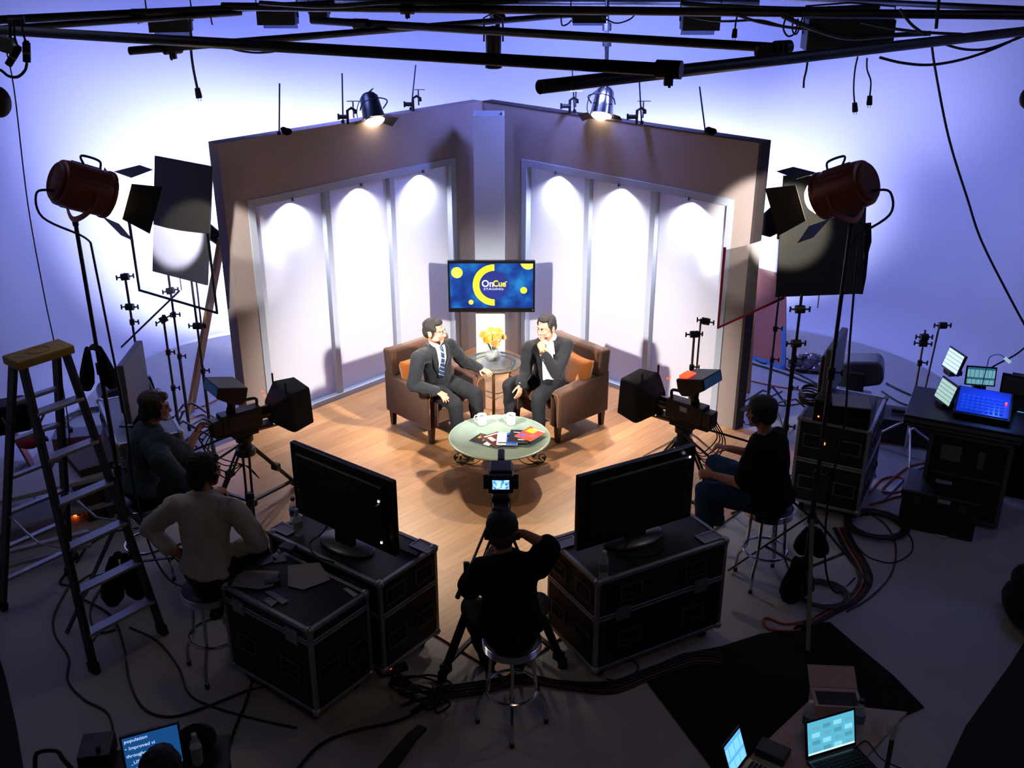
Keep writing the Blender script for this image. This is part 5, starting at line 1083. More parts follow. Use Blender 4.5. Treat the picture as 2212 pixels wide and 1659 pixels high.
cpx('small cable loop left of the large cyc light', [(1700, 32), (1692, 60), (1702, 78), (1718, 70), (1724, 40)], 9.0, r=.008)
cpx('second small cable loop left of the large cyc light', [(1714, 32), (1712, 66), (1722, 72), (1734, 36)], 9.0, r=.007)
cpx('thin cable loop left of the right drop pipe', [(1212, 30), (1214, 54), (1226, 52), (1234, 44)], 10.0, r=.007)
cpx('thin curved cable right of the drop pipe', [(1300, 36), (1330, 50), (1360, 42), (1372, 30)], 10.0, r=.007)
cpx('diagonal rope across the grid at the upper right', [(1944, 20), (1968, 52), (2000, 76)], 8.6, r=.012)
cpx('thin hanging cord by the left cyc light', [(456, 30), (456, 42), (459, 54)], 9.0, r=.006)
cpx('bundle of wires along the top pipe at the right', [(1470, 8), (1560, 14), (1650, 18), (1760, 20), (1900, 14)], 9.6, r=.022)
cpx('bundle of wires along the top pipe at the left', [(560, 6), (700, 14), (840, 6), (980, 8), (1120, 4)], 9.6, r=.020)
cpx('long thin cord falling from the upper left grid down to the ladder', [(8, 90), (30, 190), (60, 440), (96, 640), (118, 745), (146, 900), (150, 985)], 8.6, r=.006, group='long cords hanging at the sides')
cpx('long cord falling from the upper right grid along the blue wall', [(2012, 92), (2022, 160), (2050, 300), (2090, 430), (2120, 520), (2180, 640), (2240, 750)], 9.2, r=.011, group='long cords hanging at the sides')
cpx('cord rising from the console to the right edge', [(2250, 715), (2200, 762), (2140, 795), (2100, 830)], 8.4, r=.008, group='long cords hanging at the sides')
# connectors at the upper left corner
YT = mat('yellow_marking_tape', 'a08a1e', .6)
for lb, a, b in (('upright cable connector with a yellow band at the upper left edge', (57, 92), (58, 134)), ('slanted cable connector with a yellow band at the upper left edge', (40, 104), (18, 140))):
    p, q = Y(*a, 6.6), Y(*b, 6.6); t = thing('cable_connector', lb, 'connector', p, 0, 'connectors at the upper left'); d = q - p; m = MB(); m.cyl((0, 0, 0), d, .023, n=12); m.cyl(d * -.1, d * .12, .016, n=10); m.build('shell', RUB, t); m = MB(); m.cyl(d * .48, d * .56, .0245, n=12); m.build('marking_tape', YT, t)
    m = MB(); m.tube(spline([(0, 0, 0), (-.01, 0, .06), (.0, 0, .14)], 4), .007, 5); m.build('cord', CAB, t)
cpx('cable loop hanging below the connectors at the upper left', [(58, 136), (54, 152), (38, 166), (18, 164), (2, 152), (-20, 146)], 6.6, r=.009)
c = Y(14, 96, 6.6); t = thing('junction_box', 'pale grey junction box at the upper left edge', 'junction box', c); m = MB(); m.box((0, 0, 0), (.085, .07, .09), (0, .3, 0)); m.build('housing', mat('grey_plastic_box', '7a7a70', .6), t, bevel=.006); m = MB(); m.cyl((.03, 0, .04), (.05, 0, .14), .01, n=8); m.build('cord', CAB, t)
for lb, px, r in (('dark round lamp back cut by the left edge', (-4, 220), .072), ('dark round lamp back cut by the right edge', (2222, 212), .05)):
    c = Y(*px, 6.2); t = thing('hanging_lamp', lb, 'hanging lamp', c, 0, 'round lamps at the picture edges'); m = MB(); m.ell((0, 0, 0), (r, r, r * 1.25), n=20, k=12); m.build('lamp_housing', mat('dark_bronze_shell', '2a221c', .6), t, smooth=70); m = MB(); m.tube([(0, 0, r), (-.02, 0, .4), (-.03, 0, .9)], .008, 6); m.build('cord', CAB, t)
# ================================================================ ladder
FIB = mat('dark_fibreglass_rail', '15181a', .5, var=.2, scale=20); YEL = mat('worn_yellow_plastic', '9a8230', .6, var=.25, scale=14)
A_, B_, C_, D_ = V((-3.844, 6.558, 0)), V((-2.878, 5.825, 0)), V((-2.536, 6.254, 0)), V((-3.50, 6.99, 0)); tc_ = V((-3.13, 6.43, 0)); w_ = V((.62, .78, 0)).normalized(); u_ = V((.796, -.604, 0)).normalized(); zc_ = 2.12
t = thing('step_ladder', 'tall step ladder with a yellow top at the left edge', 'ladder', tc_)
T_ = lambda su, sw: tc_ + u_ * su + w_ * sw + V((0, 0, zc_ - .03))
rails = {}
for nm, f, su, sw in (('A', A_, -.06, -.15), ('B', B_, .06, -.15), ('C', C_, .06, .15), ('D', D_, -.06, .15)):
    tp = T_(su, sw); rails[nm] = (f, tp); m = MB(tc_); m.beam(f, tp, .030 if nm in 'AD' else .032, .075, up=u_); m.build('rail', FIB, t, bevel=.004)
    m = MB(tc_); m.beam(f, f + (tp - f) * .035, .042, .09, up=u_); m.build('rubber_foot', RUB, t)
for k in range(6):
    q = (k + .9) / 6.9
    a, b = rails['B'][0].lerp(rails['B'][1], q), rails['C'][0].lerp(rails['C'][1], q); m = MB(tc_); d = (b - a).normalized(); n = V((d.y, -d.x, 0)); 
    c1, c2 = a - n * .0, b - n * .0; m.beam(c1, c2, .085, .022); s = m.build('step', ALU, t, bevel=.003)
    m = MB(tc_); m.beam(a.lerp(b, .25), a - (rails['B'][1] - rails['B'][0]) * .045, .02, .004); m.build('step_brace', ALU, s)
    a, b = rails['A'][0].lerp(rails['A'][1], q), rails['D'][0].lerp(rails['D'][1], q); m = MB(tc_); m.beam(a, b, .045, .022); m.build('cross_bar', ALU, t)
for p, q in (('A', 'B'), ('D', 'C')): a, b = rails[p][0].lerp(rails[p][1], .42), rails[q][0].lerp(rails[q][1], .42); m = MB(tc_); m.tube([a, (a + b) / 2 - V((0, 0, .10)), b], .008, 6); m.build('spreader', STEEL, t)
m = MB(tc_); rz_ = math.atan2(w_.y, w_.x); m.box(tc_ + V((0, 0, zc_)), (.40, .20, .06), rz_); o = m.build('top_cap', YEL, t, bevel=.01)
m = MB(tc_); m.tube([tc_ + V((0, 0, zc_ + .031)) + w_ * (.07 * math.cos(a)) + u_ * (.06 * math.sin(a)) for a in [R(15 * i) for i in range(24)]], .005, 6, closed=True); m.box(tc_ + V((0, 0, zc_ + .031)) - w_ * .14, (.04, .05, .004), rz_); m.build('tool_tray', YEL, o)
# ================================================================ left background
GCASE = mat('grey_laminate', '6a6e7c', .5, var=.08, scale=10)
road_case('grey road case with silver rims behind the left camera operator', (-3.36, 7.92), (-.49, .93), 1.05, .56, .58, split=[.75], inset=-1, body=GCASE, z0=.11)
def side_monitor(label, a, b, z0, z1): 
    a, b = V(a), V(b); c = (a + b) / 2; d = (b - a).normalized(); rz = math.atan2(d.y, d.x); W = (b - a).length; t = thing('side_monitor', label, 'monitor', (c.x, c.y, z0 - .10), rz, 'monitors seen edge on')
    H = z1 - z0; m = MB(); m.box((0, 0, H / 2 + .10), (W, .06, H)); m.build('housing', mat('grey_monitor_shell', '4c505e', .5, .2, var=.08), t, bevel=.012); m = MB(); m.box((0, .05, H * .5 + .08), (W * .75, .06, H * .7)); m.build('back_cover', mat('dark_monitor_back', '1c1e26', .5), t, bevel=.02)
    m = MB(); m.box((0, 0, .06), (W * .25, .10, .10)); m.box((0, 0, .008), (W * .5, .28, .016)); m.build('foot', BLK, t, bevel=.004)
side_monitor('grey monitor standing edge on behind the left camera operator', (-3.27, 8.05), (-3.30, 8.65), .82, 1.36)
a = Z(1795, 905, .98); side_monitor('grey monitor standing edge on upon the right rack case', (2.62, 8.02), (2.90, 8.55), 1.02, 1.52)
def moving_light(label, c, rz, tilt):
    t = thing('moving_light', label, 'moving light', c, rz, 'moving head lights at the foot of the wall'); G = mat('grey_moving_light_shell', '3c404c', .45, var=.12)
    m = MB(); m.box((0, 0, .09), (.40, .34, .16)); m.box((0, 0, .02), (.34, .28, .04)); m.build('base', G, t, bevel=.02); m = MB()
    m.box((0, 0, .20), (.40, .14, .06))
    for s in (-1, 1): m.box((s * .20, 0, .36), (.06, .16, .32))
    m.build('yoke', mat('black_yoke', '15161a', .5), t, bevel=.015); F = M.Translation((0, 0, .46)) @ M.Rotation(tilt, 4, 'X')
    m = MB(); pr = [(-.26, .07), (-.22, .13), (.05, .15), (.22, .12), (.24, .0), (.22, -.12), (.05, -.15), (-.22, -.13), (-.26, -.07)]
    m.prism(pr, .30, F @ M.Translation((-.15, 0, 0)) @ M(((0, 0, 1, 0), (1, 0, 0, 0), (0, 1, 0, 0), (0, 0, 0, 1)))); h = m.build('head', G, t, bevel=.03)
    m = MB(); m.cyl(F @ V((0, .24, 0)), F @ V((0, .26, 0)), .09, n=20); m.build('lens', BLKG, h)
moving_light('grey moving head light on the floor at the left, by the grey case', (-3.85, 9.55, 0), R(-60), R(8)); moving_light('grey moving head light on the floor at the right, by the blue wall', (3.62, 10.1, 0), R(70), R(-12))
PINK = mat('pinkish_plywood', '9a5c50', .8, var=.08, scale=8, stretch=(1, 1, .2)); TAPEB = mat('blue_painter_tape', '3a78b8', .7)
def leaning(label, a, b, top, h_dir, mt, tape=False, name='plywood_sheet'):
    a, b, c = V(a), V(b), V(top); t = thing(name, label, 'board', a, 0, 'boards leaning around the set'); u = b - a; v = c - a; n = u.cross(v).normalized() * .009; q = [V((0, 0, 0)), u, u + v, v]
    m = MB(); m.add([p + k for k in (n, -n) for p in q], [(0, 1, 2, 3), (7, 6, 5, 4), (0, 4, 5, 1), (1, 5, 6, 2), (2, 6, 7, 3), (3, 7, 4, 0)]); o = m.build('sheet', mt, t)
    if tape:
        m = MB(); f = n.normalized() * (-.011 if n.y > 0 else .011); e = u.normalized() * .05
        m.add([u + f, u - e + f, u - e + v * .45 + f, u + v * .45 + f], [(0, 1, 2, 3)]); m.add([f, u + f, u + v.normalized() * .05 + f, v.normalized() * .05 + f], [(0, 1, 2, 3)]); m.build('tape_edge', TAPEB, o)
    return t
a, b = Z(1610, 772, .0), Z(1697, 800, .0); c = Y(1612, 572, a.y + .5); leaning('pink board with blue tape edges leaning behind the right flat', a, b, c, None, PINK, True)
a, b = V((-5.02, 9.2, 0)), Z(62, 938, 0); c = Y(-40, 700, 9.85); leaning('pinkish board leaning at the left edge', (-4.62, 8.95, .0), (-4.40, 8.55, 0), (-4.98, 9.0, 1.0), None, PINK)
PINE = mat('pine_lumber', 'b58c66')
def brace(label, a, b, w=.09, tt=.04): a, b = V(a), V(b); o0 = V((a.x, a.y, 0)); m = MB(o0); m.beam(a, b, w, tt); o = m.build('lumber_brace', PINE, bevel=.003); tag(o, label, 'lumber brace', 'wooden braces behind the flats')
wl = C0 + V((-.678, -.735, 0)) * 3.38 + V((-.735, .678, 0)) * .22; brace('pine brace propping the outer end of the left flat', (wl.x + .02, wl.y, 2.0), (wl.x - .60, wl.y + .26, .03))
wr = C0 + V((.727, -.687, 0)) * 3.46 + V((.687, .727, 0)) * .24; brace('pine brace propping the outer end of the right flat', (wr.x, wr.y, 2.0), (wr.x + .22, wr.y + .66, .03))
# low bench with tools, amplifier box, cajon
t = thing('low_bench', 'low white bench with tools at the left edge', 'bench', (-4.05, 7.75, 0), R(32)); m = MB(); m.box((0, 0, .42), (1.3, .45, .04)); m.build('bench_top', mat('white_laminate', 'a2a4b0', .5), t, bevel=.004)
for x in (-.55, .55): m = MB(); m.box((x, 0, .20), (.05, .38, .40)); m.build('leg', DST, t)
m = MB(); m.box((0, 0, .14), (1.2, .40, .03)); m.build('shelf', mat('white_laminate', 'a2a4b0'), t)
c = Z(62, 962, .47); m = MB(); m.ell((0, 0, .03), (.11, .07, .06)); m.ell((.06, .02, .05), (.06, .05, .05)); o = m.build('tool_pouch', mat('red_nylon', '8a1420', .7, var=.2), smooth=70); o.location = c; tag(o, 'red cloth tool pouch on the low white bench', 'pouch')
c = Z(22, 915, .5); m = MB(); m.box((0, 0, .14), (.36, .28, .28), .5); o = m.build('tool_bag', DUV, bevel=.04); o.location = (c.x, c.y, .44); tag(o, 'black bag standing on the low bench at the left edge', 'bag')
t = thing('drill', 'small grey cordless drill on the low white bench', 'drill', Z(104, 950, .44), .6); m = MB(); m.cyl((-.08, 0, .12), (.10, 0, .12), .03, n=12); m.build('motor_housing', mat('grey_tool_shell', '50545e', .5), t); m = MB(); m.box((-.04, 0, .06), (.04, .035, .10)); m.build('grip', RUB, t); m = MB(); m.box((-.04, 0, .015), (.08, .06, .03)); m.build('battery', BLK, t)
CAJ = mat('dark_plywood_box', '3a2418', .6, var=.15, scale=10, stretch=(1, 1, .2))
def box_thing(name, label, cat, base_px, z, dims, rz, mt, parts=(), group=None):
    c = Z(*base_px, z); t = thing(name, label, cat, (c.x, c.y, z), rz, group); m = MB(); m.box((0, 0, dims[2] / 2), dims); m.build('body', mt, t, bevel=.006)
    for nm, c0, d0, m0 in parts: m = MB(); m.box(c0, d0); m.build(nm, m0, t)
    return t
box_thing('wooden_crate', 'tall dark brown wooden box on the floor beside the ladder', 'crate', (222, 1095), 0, (.36, .40, .50), R(38), CAJ, [('top_board', (0, 0, .506), (.37, .41, .014), mat('box_top_board', '4c3832', .7))])
box_thing('guitar_pedal_box', 'flat pedal box with an orange pink printed face and knobs beside the ladder', 'pedal box', (178, 988), .0, (.44, .22, .26), R(14), mat('orange_pink_face', '8a4a40', .6, var=.1), [('top_panel', (0, 0, .266), (.44, .22, .014), GCASE), ('printed_text_block', (.03, -.112, .17), (.20, .003, .05), BLK), ('knob', (-.06, .02, .29), (.03, .03, .04), RUB), ('knob', (-.14, .02, .285), (.03, .03, .03), RUB)])
t = thing('metal_cart_rail', 'white painted metal rails of a low cart at the left edge', 'cart', (-3.95, 7.0, 0), R(30)); 
for q in (.10, .22): m = MB(); m.beam((-.7, 0, q), (.6, 0, q), .05, .03); m.build('rail', mat('white_laminate', 'a2a4b0'), t, bevel=.004)
for x in (-.5, .45):
    m = MB(); m.cyl((x, -.02, .04), (x, .02, .04), .04, n=12); m.build('wheel', RUB, t)
# ================================================================ right background
box_thing('audio_mixer', 'black audio unit standing on the right rack case', 'audio unit', (1822, 905), .90, (.46, .30, .20), math.atan2(-.46, .885), mat('black_unit_shell', '17181c', .5, var=.2), [('faceplate', (0, -.152, .10), (.44, .006, .16), BLKG), ('power_light', (-.18, -.157, .05), (.012, .006, .012), mat('amber_led', 'ff6a2a', .3, em=6, emc='ff5a1c'))])
m = MB(); m.box((0, 0, .004), (.30, .24, .008)); o = m.build('paper_sheet', mat('blueish_paper', '9296a8', .8)); o.location = Z(1838, 868, 1.105); o.rotation_euler = (0, 0, -.25); tag(o, 'sheet of paper on the audio unit of the right rack case', 'paper')
t = thing('rack_lamp', 'amber glowing switch box on the front of the right rack case', 'switch', Y(1779, 958, 7.78)); m = MB(); m.box((0, 0, 0), (.03, .03, .05)); m.build('switch_body', BLK, t); m = MB(); m.box((0, -.016, .005), (.018, .004, .022)); m.build('switch_light', mat('amber_led', 'ff6a2a'), t)
t = thing('cable_bundle', 'black cable bundle on the left of the right rack case top', 'cables', Z(1752, 872, .92)); m = MB()
for k in range(7): m.tube([(.10 * math.cos(a) + .01 * math.sin(3 * a + k), (.10 + .006 * k) * math.sin(a), .02 + .016 * k + .01 * math.sin(2 * a + k)) for a in [R(20 * i) for i in range(18)]], .008, 5, closed=True)
m.build('coil', CAB, t)
box_thing('tool_box', 'low black tool box behind the chrome roller stand', 'tool box', (1935, 945), 0, (.62, .34, .24), R(-20), mat('black_box_plastic', '14151a', .5, var=.2), [('lid', (0, 0, .25), (.64, .36, .03), BLK), ('handle', (0, 0, .29), (.16, .03, .03), RUB)])
# lighting desk
wk = Z(2070, 1085, 0); wz = math.atan2(-.27, .55)
t = thing('rack_case', 'open fronted rack case under the lighting desk at the right edge', 'rack case', (3.95, 8.05, 0), wz, 'rack cases'); WKM = mat('scuffed_black_case', '121317', .55, var=.3)
m = MB(); m.box((0, 0, .42), (.62, .52, .76)); m.build('body', WKM, t); m = MB()
for x in (-.31, .31):
    for y in (-.26, .26): m.box((x, y, .42), (.035, .035, .78))
for x in (-.31, .31): m.box((x, 0, .80), (.03, .52, .03)); m.box((x, 0, .05), (.03, .52, .03))
for y in (-.26, .26): m.box((0, y, .80), (.62, .03, .03)); m.box((0, y, .05), (.62, .03, .03)); m.box((0, y, .44), (.56, .02, .02))
m.build('edge_trim', mat('dull_zinc_handle', '6c6e74'), t)
m = MB(); m.box((-.14, -.268, .64), (.16, .01, .14)); m.build('outlet_plate', GCASE, t); m = MB(); m.box((.10, -.268, .62), (.05, .01, .16)); m.build('printed_mark', mat('dim_white_print', '5a5c64', .6), t)
t = thing('desk_board', 'wide black desk board across the rack case at the right edge', 'desk board', (3.86, 8.06, .86), wz); m = MB(); m.box((0, 0, .05), (.92, .68, .10)); m.build('board', WKM, t, bevel=.006); m = MB(); m.box((0, -.342, .06), (.90, .006, .03)); m.box((0, -.342, .02), (.90, .006, .012)); m.build('edge_strip', mat('dull_zinc_handle', '6c6e74'), t)
def at_desk(x, y, z): p = M.Rotation(wz, 4, 'Z') @ V((x, y, 0)); return V((3.86 + p.x, 8.06 + p.y, .96 + z))
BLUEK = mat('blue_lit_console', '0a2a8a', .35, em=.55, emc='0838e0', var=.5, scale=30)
c = at_desk(.12, .0, 0); t = thing('lighting_console', 'lighting console glowing blue under its lamp at the right edge', 'console', c, wz)
m = MB(); m.prism([(-.22, 0), (.22, 0), (.22, .12), (-.22, .05)], .44, M.Translation((-.22, 0, 0)) @ M(((0, 0, 1, 0), (1, 0, 0, 0), (0, 1, 0, 0), (0, 0, 0, 1)))); m.build('body', mat('console_shell', '10131c', .5), t, bevel=.006)
F = M.Translation((0, 0, .087)) @ M.Rotation(math.atan2(.07, .44), 4, 'X'); m = MB(); m.box((0, 0, .004), (.40, .40, .006), F.to_3x3().to_4x4()); vs = m.v; m.v = [F @ p - V((0, 0, 0)) for p in [V((x * .2, y * .2, z)) for z in (.001, .006) for y in (-1, 1) for x in (-1, 1)]]; pnl = m.build('key_panel', BLUEK, t)
m = MB()
for i in range(9):
    for j in range(5): p = F @ V((-.16 + i * .038, -.15 + j * .05, .012)); m.box(p, (.024, .03, .010))
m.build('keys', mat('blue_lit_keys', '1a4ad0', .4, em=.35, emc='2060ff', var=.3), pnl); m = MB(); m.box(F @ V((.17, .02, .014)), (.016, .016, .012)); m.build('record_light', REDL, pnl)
t = thing('gooseneck_lamp', 'thin gooseneck lamp bent over the blue console', 'lamp', at_desk(.08, .22, .12), wz); m = MB(); m.tube(spline([(0, 0, 0), (.01, .0, .20), (.02, -.01, .30), (.09, -.03, .34), (.15, -.05, .31)], 6), .004, 5); m.build('gooseneck', STEEL, t); m = MB(); m.cyl((.13, -.045, .325), (.18, -.06, .295), .014, n=10); m.build('lamp_shade', mat('pale_lamp_shell', 'b8d8dc', .4, em=.5, emc='bfeaf0'), t)
light('SPOT', 'desk_lamp', at_desk(.22, .12, .40), at_desk(.14, -.04, .06), 5, (.10, .25, 1), .02, spot=80)
def screen_mat(name, c1, c2, s, sc=26):
    m = mat(name, c1, .2, em=s, var=0); nt = m.node_tree; N = nt.nodes; b = N['Principled BSDF']; tc = N.new('ShaderNodeTexCoord'); br = N.new('ShaderNodeTexBrick'); br.inputs['Scale'].default_value = sc; br.inputs['Color1'].default_value = col(c1); br.inputs['Color2'].default_value = col(c1); br.inputs['Mortar'].default_value = col(c2); br.inputs['Mortar Size'].default_value = .03
    nt.links.new(tc.outputs['Object'], br.inputs['Vector']); nt.links.new(br.outputs['Color'], b.inputs['Emission Color']); return m
def desk_screen(label, c, rz, w, h, mt, tilt=R(-12), z=.03):
    t = thing('desk_screen', label, 'screen', c, rz, 'small screens on the lighting desk'); F = M.Translation((0, 0, z)) @ M.Rotation(tilt, 4, 'X'); m = MB(); m.add([F @ V(p) for p in [(x * w / 2, y, q) for q in (0, h) for y in (-.012, .012) for x in (-1, 1)]], [(0, 2, 3, 1), (4, 5, 7, 6), (0, 1, 5, 4), (2, 6, 7, 3), (0, 4, 6, 2), (1, 3, 7, 5)]); m.build('housing', BLKG, t, bevel=.004)
    m = MB(); m.add([F @ V(p) for p in [(-w / 2 + .012, -.0135, .012), (w / 2 - .012, -.0135, .012), (w / 2 - .012, -.0135, h - .012), (-w / 2 + .012, -.0135, h - .012)]], [(0, 1, 2, 3)]); m.build('screen', mt, t); m = MB(); m.box((0, .03, z / 2 + .006), (w * .4, .12, z + .01)); m.build('foot', BLK, t)
SW, SG = screen_mat('white_list_screen', 'd8ecf0', '8ab4c8', .95), screen_mat('green_list_screen', 'bcd8cc', '6a9aa0', .8)
desk_screen('upper screen with a white list beside the blue console', at_desk(-.19, .17, .22), wz - .95, .25, .19, SW, R(-16)); desk_screen('lower screen with a pale green list beside the blue console', at_desk(-.20, -.02, .0), wz - .95, .25, .20, SG, R(-16))
desk_screen('teal screen behind the blue console', at_desk(.06, .36, .06), wz + .25, .25, .17, screen_mat('teal_window_screen', '8ad0d8', '2a6a80', .5, 14))
desk_screen('unlit grey backed screen at the far right of the desk', (4.42, 8.3, .95), wz - .1, .34, .20, mat('dull_screen', '5a5a62', .5, var=.1), R(14))
box_thing('draped_case', 'black draped case at the right edge beside the lighting desk', 'draped case', (2225, 1040), 0, (.62, .8, .86), wz, DUV, [('top_cover', (0, 0, .87), (.64, .82, .03), DUV)])
box_thing('radio_unit', 'black unit with green lights on the draped case at the right edge', 'radio unit', (2180, 892), .89, (.30, .22, .09), wz, mat('black_unit_shell', '17181c'), [('green_light', (-.10, -.112, .05), (.010, .004, .010), mat('green_led', '60ff60')), ('green_light', (-.08, -.112, .05), (.010, .004, .010), mat('green_led', '60ff60')), ('display', (.08, -.112, .05), (.05, .004, .05), mat('small_blue_display', '5aa8d0', .3, em=.8, emc='58a8d8'))])
p0 = Z(1942, 1135, 0); t = thing('equipment_trunk', 'black trunk with white stickers on the floor below the lighting desk', 'trunk', (3.66, 7.80, 0), math.atan2(-.26, .55)); TR = mat('black_trunk_plastic', '101116', .45, var=.2)
m = MB(); m.box((0, 0, .15), (.60, .42, .30)); m.build('body', TR, t, bevel=.015); m = MB(); m.box((0, 0, .335), (.62, .44, .07)); l_ = m.build('lid', TR, t, bevel=.015); m = MB(); m.box((0.0, .06, .3712), (.13, .07, .002), .05); m.build('sticker', mat('white_blue_sticker', '8a9ab4', .6, var=.4, scale=60), l_)
m = MB(); m.box((.03, -.2215, .33), (.10, .003, .035)); m.build('sticker', mat('white_blue_sticker', '8a9ab4'), l_)
for x in (-.18, .18): m = MB(); m.box((x, -.222, .30), (.05, .012, .07)); m.build('latch', DST, t)
m = MB(); m.box((0, 0, .004), (.07, .18, .006)); o = m.build('tag_strip', GP); o.location = Z(2026, 1152, 0.002); o.rotation_euler = (0, 0, .35); tag(o, 'white paper tag strip on the floor by the black trunk', 'paper tag')
t = thing('foil_flag', 'torn black foil flag beside the large black flag at the right', 'foil flag', Y(1860, 560, 8.7)); o0 = V(t.location); q = [Y(1842, 484, 8.7), Y(1883, 482, 8.7), Y(1881, 520, 8.7), Y(1876, 545, 8.7), Y(1872, 600, 8.7), Y(1862, 634, 8.7), Y(1832, 633, 8.7), Y(1838, 610, 8.7), Y(1858, 590, 8.7), Y(1866, 560, 8.7), Y(1868, 528, 8.7), Y(1850, 514, 8.7)]
m = MB(); vs = [p - o0 + V((0, s * .006 + .02 * math.sin(i * 2.1), 0)) for s in (-1, 1) for i, p in enumerate(q)]; n = len(q); m.add(vs, [tuple(range(n)), tuple(range(2 * n - 1, n - 1, -1))] + [(i, n + i, n + (i + 1) % n, (i + 1) % n) for i in range(n)]); m.build('foil', mat('black_crinkled_foil', '14161c', .3, .5, var=.4, scale=30, bump=.4), t, smooth=20)
m = MB(); m.cyl(Y(1842, 556, 8.7) - o0, Y(1866, 558, 8.7) - o0, .006, n=6); m.cyl(Y(1846, 515, 8.7) - o0, Y(1866, 532, 8.7) - o0, .006, n=6); m.build('wire_frame', BLK, t)
t = thing('crumpled_foil', 'crumpled silvery foil heap by the pink board', 'foil', Z(1745, 800, 0)); random.seed(5); m = MB(); m.ell((0, 0, .08), (.22, .14, .10), n=18, k=10); m.v = [p * random.uniform(.75, 1.25) for p in m.v]; m.build('foil_heap', mat('silver_foil', '8a8088', .25, .8, var=.4, scale=30), t, smooth=0)
# ================================================================ foreground: table, laptops, cloth, bag
TBL = mat('pale_wood_table', 'b09c90', .6, var=.08, scale=6, stretch=(1, 6, 1))
fa, fb, na = Z(1745, 1515, .74), Z(1960, 1537, .74), Z(1560, 1690, .74); ux = (fb - fa).normalized(); uy = V((ux.y, -ux.x, 0)); uy = -uy if uy.y > 0 else uy
t = thing('folding_table', 'pale folding table with laptops at the lower right', 'table', (fa.x, fa.y, 0)); Lx = 0
q = [fa, fb, fb + (na - fa) * 1.15, fa + (na - fa) * 1.15]; m = MB(fa); o0 = V((fa.x, fa.y, 0)); poly = [(p.x - o0.x, p.y - o0.y) for p in q]
m = MB(); m.prism(poly, .03, M.Translation((0, 0, .71))); m.build('tabletop', TBL, t, bevel=.003)
for p in poly: c = sum((V((a, b, 0)) for a, b in poly), V((0, 0, 0))) / 4; k = V((p[0], p[1], 0)).lerp(c, .12); m = MB(); m.cyl((k.x, k.y, 0), (k.x, k.y, .71), .014, n=10); m.build('leg', DST, t)
def laptop(label, a, b, ang, mt, depth=.22, lid=.215, key_side=-1, body=BLKG, parts=None):
    """a, b: ends of the hinge; the keyboard lies in front of it"""
    a, b = V(a), V(b); c = (a + b) / 2; d = (b - a).normalized(); rz = math.atan2(d.y, d.x); W = (b - a).length; t = thing('laptop', label, 'laptop', c, rz, 'laptops'); m = MB(); m.box((0, -depth / 2, .011), (W, depth, .022)); k = m.build('keyboard_base', body, t, bevel=.004)
    m = MB()
    for i in range(12):
        for j in range(5): m.box((-W * .42 + i * W * .076, -.035 - j * .021, .0235), (W * .062, .016, .003))
    m.build('keys', RUB, k); m = MB(); m.box((0, -depth * .8, .0225), (W * .28, .05, .001)); m.build('touchpad', mat('touchpad_grey', '2a2a2e', .4), k)
    F = M.Translation((0, .0, .022)) @ M.Rotation(-ang, 4, 'X'); m = MB(); m.add([F @ V(p) for p in [(x * W / 2, y, z) for z in (0, lid) for y in (0, .010) for x in (-1, 1)]], [(0, 2, 3, 1), (4, 5, 7, 6), (0, 1, 5, 4), (2, 6, 7, 3), (0, 4, 6, 2), (1, 3, 7, 5)]); l = m.build('screen_lid', body, t, bevel=.003)
    e = .012; m = MB(); m.add([F @ V(p) for p in [(-W / 2 + e, -.001, .02), (W / 2 - e, -.001, .02), (W / 2 - e, -.001, lid - e), (-W / 2 + e, -.001, lid - e)]], [(0, 1, 2, 3)]); s = m.build('screen', mt, l)
    return t, F, W, lid, s
a, b = Z(1741, 1650, .765), Z(1849, 1617, .765)
t, F, W, lid, s = laptop('black laptop with a pale blue desktop of icons on the table', a, b, R(14), mat('cyan_desktop', '58b4cc', .2, em=.85, emc='5cbcd8', var=.0))
random.seed(11)
for i in range(4):
    for j in range(4):
        m = MB(); x, z = -W * .30 + i * W * .215, lid * .20 + j * lid * .19; m.add([F @ V((x + p, -.0018, z + q)) for p, q in ((-.024, -.012), (.024, -.012), (.024, .012), (-.024, .012))], [(0, 1, 2, 3)]); m.build('desktop_icon', mat('icon_tile_' + 'abc'[(i + j) % 3], ['7ac4d8', '6aaec0', '9adcf0'][(i + j) % 3], .3, em=.8, emc=['6ab4cc', '58a0b8', '9ae4fa'][(i + j) % 3], var=0), s)
m = MB(); m.add([F @ V((p, -.0016, q)) for p, q in ((-W / 2 + .013, .021), (W / 2 - .013, .021), (W / 2 - .013, .030), (-W / 2 + .013, .030))], [(0, 1, 2, 3)]); m.build('taskbar', mat('taskbar_white', 'c8f0ff', .3, em=1.2, emc='c8f0ff'), s)
a, b = Z(1572, 1672, .765), Z(1640, 1692, .765); laptop('laptop with a bright blue screen cut by the bottom edge', (1.10, 4.02, .765), (1.22, 4.18, .765) , R(20), screen_mat('bright_blue_screen', '7ccaff', '58a8e8', 1.1, 9), lid=.19)
box_thing('hard_drive', 'black drive enclosure on the table between the two laptops', 'drive', (1668, 1632), .74, (.16, .11, .05), R(-35), mat('black_box_plastic', '14151a'), [('orange_tape', (.081, 0, .02), (.002, .06, .02), mat('orange_tape', 'b86a2a', .6))])
c = Z(1793, 1482, .77); t = thing('cardboard_box', 'white cardboard box standing on the table behind the laptop', 'box', (1.79, 4.60, .74), R(-4)); CB = mat('white_cardboard', 'b8a4a0', .8, var=.04)
